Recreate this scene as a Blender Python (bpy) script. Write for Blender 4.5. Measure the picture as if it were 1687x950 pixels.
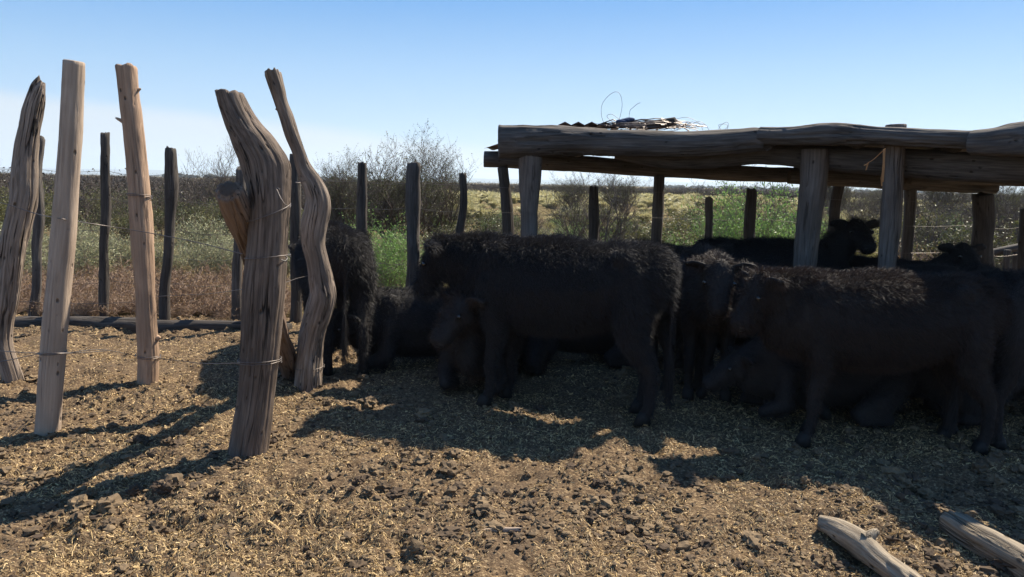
import bpy, math, random
import numpy as np
from mathutils import Vector, Matrix, Quaternion, Euler

for _o in list(bpy.data.objects):
    bpy.data.objects.remove(_o)
SC = bpy.context.scene
COL = SC.collection
R = math.radians

# ------------------------------------------------------------------ camera
W0, H0, FPX = 1687.0, 950.0, 1250.0
CAM_H, PITCH, ROLL = 1.6, 7.9, 1.2
cam_data = bpy.data.cameras.new("camera")
cam = bpy.data.objects.new("camera", cam_data)
COL.objects.link(cam)
cam_data.sensor_width = 36.0
cam_data.lens = 36.0 * FPX / W0
cam_data.clip_start = 0.05
cam_data.clip_end = 60000
CAM_M = Matrix.Translation((0, 0, CAM_H)) @ Matrix.Rotation(R(90 - PITCH), 4, 'X') @ Matrix.Rotation(R(ROLL), 4, 'Z')
cam.matrix_world = CAM_M
SC.camera = cam

# ------------------------------------------------------------------ sky, sun, exposure
SUN_AZ, SUN_EL = 47.0, 49.0          # from +Y towards +X
world = bpy.data.worlds.new("World")
SC.world = world
world.use_nodes = True
_n, _l = world.node_tree.nodes, world.node_tree.links
_n.clear()
w_out = _n.new('ShaderNodeOutputWorld')
w_bg = _n.new('ShaderNodeBackground')
w_sky = _n.new('ShaderNodeTexSky')
w_sky.sky_type = 'NISHITA'
w_sky.sun_disc = False
w_sky.sun_elevation = R(SUN_EL)
w_sky.sun_rotation = R(SUN_AZ)
w_sky.altitude = 300
w_sky.air_density = 1.0
w_sky.dust_density = 0.1
w_sky.ozone_density = 1.6
w_bg.inputs["Strength"].default_value = 0.08
# thin pale veil of cloud low over the left horizon (part of the sky itself, by direction)
w_tc = _n.new('ShaderNodeTexCoord')
w_sep = _n.new('ShaderNodeSeparateXYZ')
_l.new(w_tc.outputs['Generated'], w_sep.inputs[0])
w_noise = _n.new('ShaderNodeTexNoise')
w_noise.inputs['Scale'].default_value = 2.2
w_noise.inputs['Detail'].default_value = 4
_mp = _n.new('ShaderNodeMapping'); _mp.inputs['Scale'].default_value = (1, 1, 7)
_l.new(w_tc.outputs['Generated'], _mp.inputs[0]); _l.new(_mp.outputs[0], w_noise.inputs['Vector'])
def wmath(op, a, b=None):
    m = _n.new('ShaderNodeMath'); m.operation = op
    for i, v in enumerate((a, b)):
        if v is None: continue
        if isinstance(v, (int, float)): m.inputs[i].default_value = v
        else: _l.new(v, m.inputs[i])
    return m.outputs[0]
edge = wmath('ADD', wmath('MULTIPLY', w_sep.outputs['X'], -0.085), 0.042)
edge = wmath('ADD', edge, wmath('MULTIPLY', wmath('SUBTRACT', w_noise.outputs['Fac'], 0.5), 0.03))
diff = wmath('SUBTRACT', edge, w_sep.outputs['Z'])
mr = _n.new('ShaderNodeMapRange'); mr.interpolation_type = 'SMOOTHSTEP'
mr.inputs['From Min'].default_value = -0.008; mr.inputs['From Max'].default_value = 0.014
mr.inputs['To Min'].default_value = 0; mr.inputs['To Max'].default_value = 0.8
_l.new(diff, mr.inputs['Value'])
w_mix = _n.new('ShaderNodeMix'); w_mix.data_type = 'RGBA'
_l.new(mr.outputs[0], w_mix.inputs['Factor'])
w_tint = _n.new('ShaderNodeMix'); w_tint.data_type = 'RGBA'; w_tint.blend_type = 'MULTIPLY'
w_tint.inputs['Factor'].default_value = 1.0
_l.new(w_sky.outputs[0], w_tint.inputs['A']); w_tint.inputs['B'].default_value = (0.78, 0.84, 1.05, 1)
w_grad = _n.new('ShaderNodeValToRGB'); _l.new(w_sep.outputs['Z'], w_grad.inputs[0])
_el = w_grad.color_ramp.elements
while len(_el) < 5: _el.new(0.5)
for _e, (_p, _c) in zip(_el, ((0.0, (.46, .575, .69)), (0.06, (.365, .53, .70)), (0.13, (.26, .45, .67)), (0.22, (.085, .29, .61)), (0.7, (.06, .18, .44)))):
    _e.position = _p; _e.color = (*_c, 1)
w_gs = _n.new('ShaderNodeMix'); w_gs.data_type = 'RGBA'; w_gs.blend_type = 'MULTIPLY'; w_gs.inputs['Factor'].default_value = 1
_l.new(w_grad.outputs[0], w_gs.inputs['A']); w_gs.inputs['B'].default_value = (7.6, 7.6, 7.6, 1)
w_m2 = _n.new('ShaderNodeMix'); w_m2.data_type = 'RGBA'; w_m2.inputs['Factor'].default_value = 0.85
_l.new(w_tint.outputs['Result'], w_m2.inputs['A']); _l.new(w_gs.outputs['Result'], w_m2.inputs['B'])
_l.new(w_m2.outputs['Result'], w_mix.inputs['A'])
w_mix.inputs['B'].default_value = (4.5, 4.85, 5.2, 1)
_l.new(w_mix.outputs['Result'], w_bg.inputs['Color'])
_l.new(w_bg.outputs[0], w_out.inputs[0])

sun_d = bpy.data.lights.new("sun", 'SUN')
sun_d.energy = 5.0
sun_d.angle = R(0.53)
sun_d.color = (1.0, 0.91, 0.76)
sun = bpy.data.objects.new("sun", sun_d)
COL.objects.link(sun)
SUN_DIR = Vector((math.sin(R(SUN_AZ)) * math.cos(R(SUN_EL)), math.cos(R(SUN_AZ)) * math.cos(R(SUN_EL)), math.sin(R(SUN_EL))))
sun.rotation_euler = (-SUN_DIR).to_track_quat('-Z', 'Y').to_euler()
sun.location = (20, 20, 20)

SC.view_settings.view_transform = 'Standard'
SC.view_settings.look = 'None'
SC.view_settings.exposure = 1.1
SC.view_settings.gamma = 1
SC.view_settings.use_curve_mapping = False
SC.render.engine = 'CYCLES'
SC.cycles.use_denoising = True
SC.cycles.max_bounces = 6
SC.cycles.diffuse_bounces = 3
SC.cycles.transmission_bounces = 4
SC.cycles.transparent_max_bounces = 6
SC.cycles.volume_bounces = 1

# ------------------------------------------------------------------ helpers
def ray(px, py):
    d = CAM_M.to_3x3() @ Vector((px - W0 / 2, -(py - H0 / 2), -FPX))
    return d
def G(px, py, z=0.0):
    d = ray(px, py); t = (z - CAM_H) / d.z
    return Vector((d.x * t, d.y * t, z))
def D(px, py, Y):
    d = ray(px, py); t = Y / d.y
    return Vector((d.x * t, Y, CAM_H + d.z * t))
def XY(px, Y):
    return D(px, 400, Y).x

def _hash(i, j, k):
    n = (i * 374761393 + j * 668265263 + k * 2147483647 + 1013904223) & 0xffffffff
    n = ((n ^ (n >> 13)) * 1274126177) & 0xffffffff
    n = ((n ^ (n >> 16)) * 2246822519) & 0xffffffff
    return ((n >> 7) & 0xffff) / 65535.0
def vn(x, y, z=0.0):
    """value noise in -1..1, vectorised"""
    x = np.asarray(x, float) + 1000.0; y = np.asarray(y, float) + 1000.0; z = np.asarray(z, float) + 1000.0 + 0 * x
    xi, yi, zi = np.floor(x).astype(np.int64), np.floor(y).astype(np.int64), np.floor(z).astype(np.int64)
    fx, fy, fz = x - xi, y - yi, z - zi
    fx, fy, fz = [f * f * (3 - 2 * f) for f in (fx, fy, fz)]
    r = 0
    for a in (0, 1):
        for b in (0, 1):
            for c in (0, 1):
                w = (fx if a else 1 - fx) * (fy if b else 1 - fy) * (fz if c else 1 - fz)
                r = r + w * _hash(xi + a, yi + b, zi + c)
    return r * 2 - 1

def gz(x, y):
    """height of the trampled corral floor"""
    r = 0.030 * vn(np.asarray(x) * 1.1, np.asarray(y) * 1.3, 3.3) + 0.014 * vn(np.asarray(x) * 3.1, np.asarray(y) * 3.3, 7.7)
    return r
def gzf(x, y):
    return float(gz(np.array([x]), np.array([y]))[0])

def mesh_np(name, v, f, mat=None, smooth=False):
    """v (n,3); f list of (m,k) int arrays"""
    me = bpy.data.meshes.new(name)
    v = np.ascontiguousarray(v, dtype=np.float32)
    if not isinstance(f, (list, tuple)): f = [f]
    f = [np.asarray(a, dtype=np.int32) for a in f if len(a)]
    me.vertices.add(len(v)); me.vertices.foreach_set('co', v.ravel())
    nl = sum(a.size for a in f); npoly = sum(len(a) for a in f)
    me.loops.add(nl); me.polygons.add(npoly)
    me.loops.foreach_set('vertex_index', np.concatenate([a.ravel() for a in f]))
    tot = np.concatenate([np.full(len(a), a.shape[1], np.int32) for a in f])
    st = np.concatenate([[0], np.cumsum(tot)[:-1]]).astype(np.int32)
    me.polygons.foreach_set('loop_start', st)
    try: me.polygons.foreach_set('loop_total', tot)
    except Exception: pass
    me.polygons.foreach_set('use_smooth', np.full(npoly, bool(smooth)))
    me.update(calc_edges=True)
    me.validate()
    if mat: me.materials.append(mat)
    return me
def add_attr(me, name, data):
    a = me.attributes.new(name, 'FLOAT_VECTOR', 'POINT')
    a.data.foreach_set('vector', np.ascontiguousarray(data, dtype=np.float32).ravel())

def obj(name, me, parent=None, loc=None):
    o = bpy.data.objects.new(name, me)
    COL.objects.link(o)
    if parent: o.parent = parent
    if loc is not None: o.location = loc
    return o
def empty(name, loc=(0, 0, 0), rz=0.0):
    o = bpy.data.objects.new(name, None)
    COL.objects.link(o)
    o.location = loc; o.rotation_euler = (0, 0, rz); o.empty_display_size = 0.2
    return o
def tag(o, label=None, cat=None, group=None, kind=None):
    if label: o['label'] = label
    if cat: o['category'] = cat
    if group: o['group'] = group
    if kind: o['kind'] = kind
    return o

# ------------------------------------------------------------------ materials
def newmat(name):
    m = bpy.data.materials.new(name); m.use_nodes = True
    nt = m.node_tree; nt.nodes.clear()
    out = nt.nodes.new('ShaderNodeOutputMaterial')
    p = nt.nodes.new('ShaderNodeBsdfPrincipled')
    nt.links.new(p.outputs[0], out.inputs[0])
    return m, nt, p, out
def ramp(nt, src, stops):
    r = nt.nodes.new('ShaderNodeValToRGB')
    el = r.color_ramp.elements
    while len(el) < len(stops): el.new(0.5)
    for e, (pos, c) in zip(el, stops):
        e.position = pos; e.color = (*c, 1) if len(c) == 3 else c
    nt.links.new(src, r.inputs[0])
    return r.outputs[0]
def noise(nt, vec, scale, detail=4, rough=0.55, mscale=None, dist=0.0):
    n = nt.nodes.new('ShaderNodeTexNoise')
    n.inputs['Scale'].default_value = scale; n.inputs['Detail'].default_value = detail
    n.inputs['Roughness'].default_value = rough; n.inputs['Distortion'].default_value = dist
    if mscale is not None:
        mp = nt.nodes.new('ShaderNodeMapping'); mp.inputs['Scale'].default_value = mscale
        nt.links.new(vec, mp.inputs[0]); vec = mp.outputs[0]
    nt.links.new(vec, n.inputs['Vector'])
    return n.outputs['Fac']
def mixc(nt, fac, a, b, mode='MIX'):
    m = nt.nodes.new('ShaderNodeMix'); m.data_type = 'RGBA'; m.blend_type = mode
    for nm, v in (('Factor', fac), ('A', a), ('B', b)):
        if isinstance(v, (int, float)): m.inputs[nm].default_value = v
        elif isinstance(v, tuple): m.inputs[nm].default_value = (*v, 1)
        else: nt.links.new(v, m.inputs[nm])
    return m.outputs['Result']
def mathn(nt, op, a, b=None):
    m = nt.nodes.new('ShaderNodeMath'); m.operation = op
    for i, v in enumerate((a, b)):
        if v is None: continue
        if isinstance(v, (int, float)): m.inputs[i].default_value = v
        else: nt.links.new(v, m.inputs[i])
    return m.outputs[0]
def bump(nt, p, h, strength, dist=0.01):
    b = nt.nodes.new('ShaderNodeBump'); b.inputs['Strength'].default_value = strength; b.inputs['Distance'].default_value = dist
    nt.links.new(h, b.inputs['Height']); nt.links.new(b.outputs[0], p.inputs['Normal'])

def wood_mat(name, light, dark, stain, rough=0.85, crack=1.0, stain_amt=0.5):
    m, nt, p, out = newmat(name)
    at = nt.nodes.new('ShaderNodeAttribute'); at.attribute_name = 'grain'
    v = at.outputs['Vector']
    oi = nt.nodes.new('ShaderNodeObjectInfo')
    g1 = noise(nt, v, 1.0, 6, 0.6, (70, 70, 3.0))
    g2 = noise(nt, v, 1.0, 3, 0.5, (6, 6, 2.5), 0.6)
    g3 = noise(nt, v, 1.0, 5, 0.7, (170, 170, 9))
    c = mixc(nt, ramp(nt, g1, [(0.3, (0, 0, 0)), (0.68, (1, 1, 1))]), dark, light)
    c = mixc(nt, mathn(nt, 'MULTIPLY', ramp(nt, g2, [(0.42, (0, 0, 0)), (0.66, (1, 1, 1))]), stain_amt), c, stain)
    cr = noise(nt, v, 1.0, 2, 0.4, (30, 30, 1.1), 0.3)
    crk = ramp(nt, cr, [(0.468, (0, 0, 0)), (0.490, (1, 1, 1)), (0.505, (1, 1, 1)), (0.522, (0, 0, 0))])
    # checks only here and there along the length
    here = ramp(nt, noise(nt, v, 1.0, 2, 0.5, (9, 9, 1.6)), [(0.45, (0, 0, 0)), (0.6, (1, 1, 1))])
    crk = mathn(nt, 'MULTIPLY', mathn(nt, 'MULTIPLY', crk, here), crack)
    c = mixc(nt, mathn(nt, 'MULTIPLY', crk, 0.85), c, (0.02, 0.016, 0.013))
    # knots and worm holes
    vo = nt.nodes.new('ShaderNodeTexVoronoi'); vo.inputs['Scale'].default_value = 1.0
    mp = nt.nodes.new('ShaderNodeMapping'); mp.inputs['Scale'].default_value = (13, 13, 7); nt.links.new(v, mp.inputs[0]); nt.links.new(mp.outputs[0], vo.inputs['Vector'])
    kn = ramp(nt, vo.outputs['Distance'], [(0.05, (1, 1, 1)), (0.13, (0, 0, 0))])
    c = mixc(nt, mathn(nt, 'MULTIPLY', kn, 0.7), c, (0.03, 0.022, 0.016))
    nt.links.new(mixc(nt, 1.0, c, (0.80, 0.79, 0.80), 'MULTIPLY'), p.inputs['Base Color'])
    p.inputs['Roughness'].default_value = rough
    p.inputs['Specular IOR Level'].default_value = 0.25
    h = mathn(nt, 'ADD', mathn(nt, 'MULTIPLY', g1, 0.6), mathn(nt, 'MULTIPLY', g3, 0.4))
    h = mathn(nt, 'SUBTRACT', h, mathn(nt, 'MULTIPLY', crk, 1.2))
    h = mathn(nt, 'SUBTRACT', h, kn)
    bump(nt, p, h, 1.0, 0.010)
    return m
M = {}
M['wood_grey'] = wood_mat('wood_grey', (0.28, 0.215, 0.165), (0.085, 0.062, 0.047), (0.075, 0.056, 0.042), crack=1.2)
M['wood_silver'] = wood_mat('wood_silver', (0.46, 0.37, 0.29), (0.17, 0.13, 0.098), (0.12, 0.088, 0.065), crack=1.3)
M['wood_pale'] = wood_mat('wood_pale', (0.60, 0.475, 0.36), (0.42, 0.32, 0.235), (0.24, 0.17, 0.12), crack=0.3, stain_amt=0.35)
M['wood_tan'] = wood_mat('wood_tan', (0.62, 0.43, 0.29), (0.40, 0.265, 0.175), (0.20, 0.13, 0.085), crack=0.45, stain_amt=0.4)
M['wood_red'] = wood_mat('wood_red', (0.30, 0.215, 0.155), (0.14, 0.095, 0.068), (0.19, 0.12, 0.08), crack=0.9)
M['wood_log'] = wood_mat('wood_log', (0.46, 0.385, 0.28), (0.20, 0.155, 0.105), (0.14, 0.105, 0.07), crack=1.0)
M['wood_dark'] = wood_mat('wood_dark', (0.135, 0.115, 0.095), (0.050, 0.042, 0.036), (0.040, 0.034, 0.03))
M['wood_shed'] = wood_mat('wood_shed', (0.20, 0.175, 0.15), (0.070, 0.060, 0.052), (0.055, 0.047, 0.040), crack=0.6)
M['wood_shedpost'] = wood_mat('wood_shedpost', (0.27, 0.22, 0.18), (0.13, 0.105, 0.085), (0.09, 0.07, 0.055), crack=0.7)

def simple(name, col, rough=0.8, metal=0.0, spec=0.3, var=0.0, sc=20.0, translucent=0.0, island=False, col2=None, bumpd=0.0):
    m, nt, p, out = newmat(name)
    p.inputs['Roughness'].default_value = rough; p.inputs['Metallic'].default_value = metal
    p.inputs['Specular IOR Level'].default_value = spec
    c = None
    if island:
        ge = nt.nodes.new('ShaderNodeNewGeometry')
        f = ge.outputs['Random Per Island']
        c = mixc(nt, f, col, col2)
    elif var > 0 or col2:
        tc = nt.nodes.new('ShaderNodeTexCoord')
        f = noise(nt, tc.outputs['Object'], sc, 4)
        c = ramp(nt, f, [(0.3, col), (0.7, col2 or tuple(x * (1 - var) for x in col))])
    if c is not None: nt.links.new(c, p.inputs['Base Color'])
    else: p.inputs['Base Color'].default_value = (*col, 1)
    if bumpd:
        tc = nt.nodes.new('ShaderNodeTexCoord')
        bump(nt, p, noise(nt, tc.outputs['Object'], sc * 3, 4), 0.7, bumpd)
    if translucent > 0:
        t = nt.nodes.new('ShaderNodeBsdfTranslucent')
        if c is not None: nt.links.new(c, t.inputs['Color'])
        else: t.inputs['Color'].default_value = (*col, 1)
        mx = nt.nodes.new('ShaderNodeMixShader'); mx.inputs[0].default_value = translucent
        nt.links.new(p.outputs[0], mx.inputs[1]); nt.links.new(t.outputs[0], mx.inputs[2])
        nt.links.new(mx.outputs[0], out.inputs[0])
    return m
M['wire'] = simple('wire', (0.16, 0.14, 0.13), 0.5, 0.8)
M['wire_bright'] = simple('wire_bright', (0.15, 0.14, 0.13), 0.6, 0.5)
M['straw'] = simple('straw', (0.70, 0.50, 0.24), 0.55, island=True, col2=(0.12, 0.076, 0.04), translucent=0.12)
M['clod'] = simple('clod', (0.055, 0.037, 0.025), 0.95, island=True, col2=(0.20, 0.14, 0.08), bumpd=0.004)
M['hide'] = simple('hide', (0.017, 0.0155, 0.016), 0.75, spec=0.2, col2=(0.027, 0.023, 0.021), sc=6)
def fur_mat(name, a, b, tr=0.16):
    m = simple(name, a, 0.6, spec=0.35, island=True, col2=b, translucent=tr)
    return m
M['fur_black'] = fur_mat('fur_black', (0.017, 0.016, 0.018), (0.036, 0.031, 0.030))
M['fur_brown'] = fur_mat('fur_brown', (0.016, 0.012, 0.011), (0.050, 0.029, 0.020))
M['horn'] = simple('horn', (0.012, 0.011, 0.010), 0.7, col2=(0.022, 0.019, 0.017), sc=30)
M['eye'] = simple('eye', (0.01, 0.008, 0.007), 0.08, spec=0.8)
M['muzzle'] = simple('muzzle', (0.02, 0.018, 0.02), 0.3, spec=0.6)

# ground inside the corral
m, nt, p, out = newmat('corral_soil')
tc = nt.nodes.new('ShaderNodeTexCoord'); v = tc.outputs['Object']
a = noise(nt, v, 1.0, 8, 0.65, (60, 90, 60))
b = noise(nt, v, 2.0, 5, 0.6)
c = ramp(nt, a, [(0.32, (0.045, 0.030, 0.020)), (0.54, (0.145, 0.096, 0.055)), (0.68, (0.50, 0.37, 0.21))])
c = mixc(nt, ramp(nt, b, [(0.45, (0, 0, 0)), (0.65, (0.55, 0.55, 0.55))]), c, (0.10, 0.070, 0.047))
nt.links.new(c, p.inputs['Base Color']); p.inputs['Roughness'].default_value = 0.95
p.inputs['Specular IOR Level'].default_value = 0.1
h = mathn(nt, 'ADD', noise(nt, v, 1.0, 6, 0.7, (45, 70, 45)), noise(nt, v, 160, 3))
bump(nt, p, h, 0.9, 0.008)
M['soil'] = m
# land outside
m, nt, p, out = newmat('scrub_land')
tc = nt.nodes.new('ShaderNodeTexCoord'); v = tc.outputs['Object']
a = noise(nt, v, 0.35, 6, 0.65)
b = noise(nt, v, 6.0, 6, 0.7)
d = noise(nt, v, 0.02, 4, 0.6)
c1 = ramp(nt, a, [(0.3, (0.16, 0.115, 0.07)), (0.5, (0.20, 0.16, 0.075)), (0.7, (0.15, 0.145, 0.06))])
c = mixc(nt, ramp(nt, b, [(0.3, (0, 0, 0)), (0.7, (1, 1, 1))]), (0.10, 0.072, 0.05), c1)
nt.links.new(c, p.inputs['Base Color']); p.inputs['Roughness'].default_value = 1.0
p.inputs['Specular IOR Level'].default_value = 0.0
bump(nt, p, b, 1.0, 0.05)
M['land'] = m
M['hill'] = simple('hill', (0.045, 0.055, 0.04), 1.0, spec=0, col2=(0.09, 0.085, 0.055), sc=0.004)
M['farwood'] = simple('farwood', (0.05, 0.05, 0.035), 1.0, spec=0, col2=(0.08, 0.07, 0.05), sc=0.05)
# ------------------------------------------------------------------ ground
def graded(lo, hi, a, b, fine, coarse_n):
    mid = np.arange(a, b, fine)
    left = a - (a - lo) * np.linspace(1, 0, coarse_n, endpoint=False) ** 1.6
    right = b + (hi - b) * np.linspace(0, 1, coarse_n) ** 1.6
    return np.concatenate([left, mid, right])
def grid(xs, ys, zf):
    X, Y = np.meshgrid(xs, ys)
    Z = zf(X, Y)
    v = np.stack([X, Y, Z], -1).reshape(-1, 3)
    nx, ny = len(xs), len(ys)
    i = np.arange((nx - 1) * (ny - 1)); r, c = i // (nx - 1), i % (nx - 1)
    a = r * nx + c
    f = np.stack([a, a + 1, a + 1 + nx, a + nx], -1)
    return v, f
FENCE_Y = 8.35
def corral_z(X, Y):
    z = gz(X, Y)
    # hoof-churned relief: pits and lumps
    amp = 0.5 + 0.5 * np.clip(vn(X * 0.8, Y * 0.9, 21.0) * 1.6 + 0.4, 0, 1)
    n1 = vn(X * 9, Y * 10, 1.5); n2 = vn(X * 21, Y * 24, 5.5); n3 = vn(X * 48, Y * 52, 9.5)
    z = z + amp * (0.042 * n1 * np.abs(n1) * 1.6 + 0.036 * n2 * (0.4 + 0.6 * np.abs(n2)) + 0.016 * n3)
    pit = np.clip(vn(X * 4.5, Y * 5, 31.0) - 0.45, 0, 1)
    z = z - pit * 0.09
    # mound of spilled earth towards the fence, edges dip under the land outside
    e = np.clip(np.maximum(np.maximum(np.abs(X) - 9.3, 0), np.maximum(Y - FENCE_Y - 0.15, 0)) / 0.7, 0, 1)
    return z * (1 - e) - 0.14 * e
xs = graded(-10, 10, -3.6, 4.2, 0.017, 90)
ys = np.concatenate([np.linspace(-2.0, 2.2, 40, endpoint=False), 2.2 * np.exp(np.arange(0, 1.50, 0.0052))])
ys = ys[ys < FENCE_Y + 1.05]
v, f = grid(xs, ys, corral_z)
corral = obj('corral_ground', mesh_np('corral_ground', v, f, M['soil'], True))
tag(corral, kind='structure')

def land_z(X, Y):
    r = np.sqrt(X ** 2 + Y ** 2)
    base = -0.07 + 0.05 * vn(X * 0.4, Y * 0.4, 2) * np.clip((r - 10) / 6, 0, 1)
    inside = (np.abs(X) < 9.6) & (Y < FENCE_Y + 0.6) & (Y > -1.5)
    return np.where(inside, -0.16, base + 0.06 * np.clip((r - 9) / 2, 0, 1))
def sgn(t): return np.sign(t)
t = np.linspace(-1, 1, 220)
gx = sgn(t) * (8 * np.abs(t) + 12000 * np.abs(t) ** 9)
gy = sgn(t) * (10 * np.abs(t) + 12000 * np.abs(t) ** 9) + 6
gx = np.sort(np.concatenate([gx, [-9.61, -9.59, 9.59, 9.61]])); gy = np.sort(np.concatenate([gy, [FENCE_Y + 0.59, FENCE_Y + 0.61, -1.49, -1.51]]))
v, f = grid(gx, gy, land_z)
tag(obj('ground', mesh_np('ground', v, f, M['land'], True)), kind='structure')

# low hills on the horizon
def ridge(name, y0, depth, base, amp, seed, xl=-9000, xr=9000):
    xs = np.linspace(xl, xr, 260); ys = np.linspace(0, 1, 9)
    X, T = np.meshgrid(xs, ys)
    prof = base + amp * (0.6 * vn(X / 1500, seed, seed) + 0.3 * vn(X / 420, seed + 3, seed) + 0.1 * vn(X / 120, seed + 5, seed))
    Z = np.maximum(prof, 2) * np.sin(T * math.pi) ** 0.8 - 1
    Y = y0 + depth * T + X * 0.0
    v = np.stack([X, Y, Z], -1).reshape(-1, 3)
    nx = len(xs); i = np.arange((nx - 1) * 8); r, c = i // (nx - 1), i % (nx - 1); a = r * nx + c
    f = np.stack([a, a + 1, a + 1 + nx, a + nx], -1)
    tag(obj(name, mesh_np(name, v, f, M['hill'], True)), kind='structure')
ridge('hills', 6800, 2200, 62, 34, 4.2)

# ------------------------------------------------------------------ loose litter of the corral: dung clods and chopped straw
rng = np.random.default_rng(7)
def ico(sub):
    import bmesh
    bm = bmesh.new(); bmesh.ops.create_icosphere(bm, subdivisions=sub, radius=1.0)
    v = np.array([x.co[:] for x in bm.verts]); f = np.array([[q.index for q in x.verts] for x in bm.faces]); bm.free()
    return v, f
IV1, IF1 = ico(1); IV2, IF2 = ico(2); IV3, IF3 = ico(3)
def visible_xy(n, ymin, ymax, margin=0.15, power=1.0):
    y = ymin * (ymax / ymin) ** (rng.random(n) ** power)
    x = (rng.random(n) * 2 - 1) * (0.70 * y + margin)
    return x, y
def clods(n, smin, smax, V, F, ymin=2.1, ymax=8.6, thr=-1.0, flat=0.75):
    x, y = visible_xy(n * 3, ymin, ymax)
    dens = vn(x * 1.6, y * 1.7, 41.0) + 0.6 * vn(x * 5, y * 5, 43.0)
    keep = np.where(dens > thr + rng.random(len(x)) * 0.9)[0][:n]
    x, y = x[keep], y[keep]; n = len(x)
    s = smin * (smax / smin) ** (rng.random(n) ** 1.9)
    nv = len(V)
    ph = rng.random((n, 1)) * 900
    dirs = V[None] * (1 + 0.42 * vn(V[None, :, 0] * 1.7 + ph, V[None, :, 1] * 1.7, V[None, :, 2] * 1.7) + 0.45 * vn(V[None, :, 0] * 4.1 + ph, V[None, :, 1] * 4.1, V[None, :, 2] * 4.1))[..., None]
    sx = s[:, None] * (0.8 + 0.6 * rng.random((n, 1))); sy = s[:, None] * (0.7 + 0.5 * rng.random((n, 1))); sz = s[:, None] * (flat * (0.6 + 0.6 * rng.random((n, 1))))
    P = np.stack([dirs[..., 0] * sx, dirs[..., 1] * sy, dirs[..., 2] * sz], -1)
    a = rng.random(n) * 6.283; ca, sa = np.cos(a)[:, None], np.sin(a)[:, None]
    X = P[..., 0] * ca - P[..., 1] * sa + x[:, None]; Y = P[..., 0] * sa + P[..., 1] * ca + y[:, None]
    Z = P[..., 2] + (corral_z(x, y) + s * flat * 0.25)[:, None]
    v = np.stack([X, Y, Z], -1).reshape(-1, 3)
    f = (F[None] + (np.arange(n) * nv)[:, None, None]).reshape(-1, 3)
    return v, f
vs, fs, off = [], [], 0
for args in ((22000, 0.005, 0.017, IV1, IF1), (3900, 0.011, 0.030, IV2, IF2, 2.1, 8.6, -0.5), (340, 0.028, 0.052, IV3, IF3, 2.2, 8.2, -0.3, 0.75)):
    v, f = clods(*args); vs.append(v); fs.append(f + off); off += len(v)
tag(obj('dung_clods', mesh_np('dung_clods', np.concatenate(vs), np.concatenate(fs), M['clod'], False)), 'dry brown dung clods scattered over the corral floor', kind='stuff')

def fibres(n, lmin, lmax, w, ymin=2.05, ymax=8.6, rr=rng):
    x, y = visible_xy(n, ymin, ymax)
    dens = vn(x * 1.3, y * 1.5, 51.0) * 0.6 + vn(x * 6, y * 6, 53.0) * 0.5
    k = dens + 0.52 > rr.random(n) * 0.9; x, y = x[k], y[k]; n = len(x)
    L = lmin * (lmax / lmin) ** rr.random(n); a = rr.random(n) * 6.283
    dx, dy = np.cos(a) * L / 2, np.sin(a) * L / 2
    e_ = 0.012; sl = (corral_z(x + np.cos(a) * e_, y + np.sin(a) * e_) - corral_z(x - np.cos(a) * e_, y - np.sin(a) * e_)) / (2 * e_)
    tz = (rr.normal(0, 0.25, n) + np.clip(sl, -1.2, 1.2)) * L
    z = corral_z(x, y) + 0.002 + np.abs(tz) * 0.12 + rr.random(n) * 0.004
    ww = w * (0.5 + rr.random(n)) * (0.8 + 0.12 * y)
    px, py = -np.sin(a) * ww / 2, np.cos(a) * ww / 2
    pz = rr.normal(0, 0.5, n) * ww
    v = np.stack([np.stack([x - dx - px, y - dy - py, z - tz / 2 - pz], -1), np.stack([x - dx + px, y - dy + py, z - tz / 2 + pz], -1),
                  np.stack([x + dx + px, y + dy + py, z + tz / 2 + pz], -1), np.stack([x + dx - px, y + dy - py, z + tz / 2 - pz], -1)], 1).reshape(-1, 3)
    f = np.arange(n * 4).reshape(n, 4)
    return v, f
v, f = fibres(330000, 0.006, 0.028, 0.0019)
tag(obj('straw_litter', mesh_np('straw_litter', v, f, M['straw'], False)), 'chopped golden straw littering the corral floor', kind='stuff')

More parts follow.
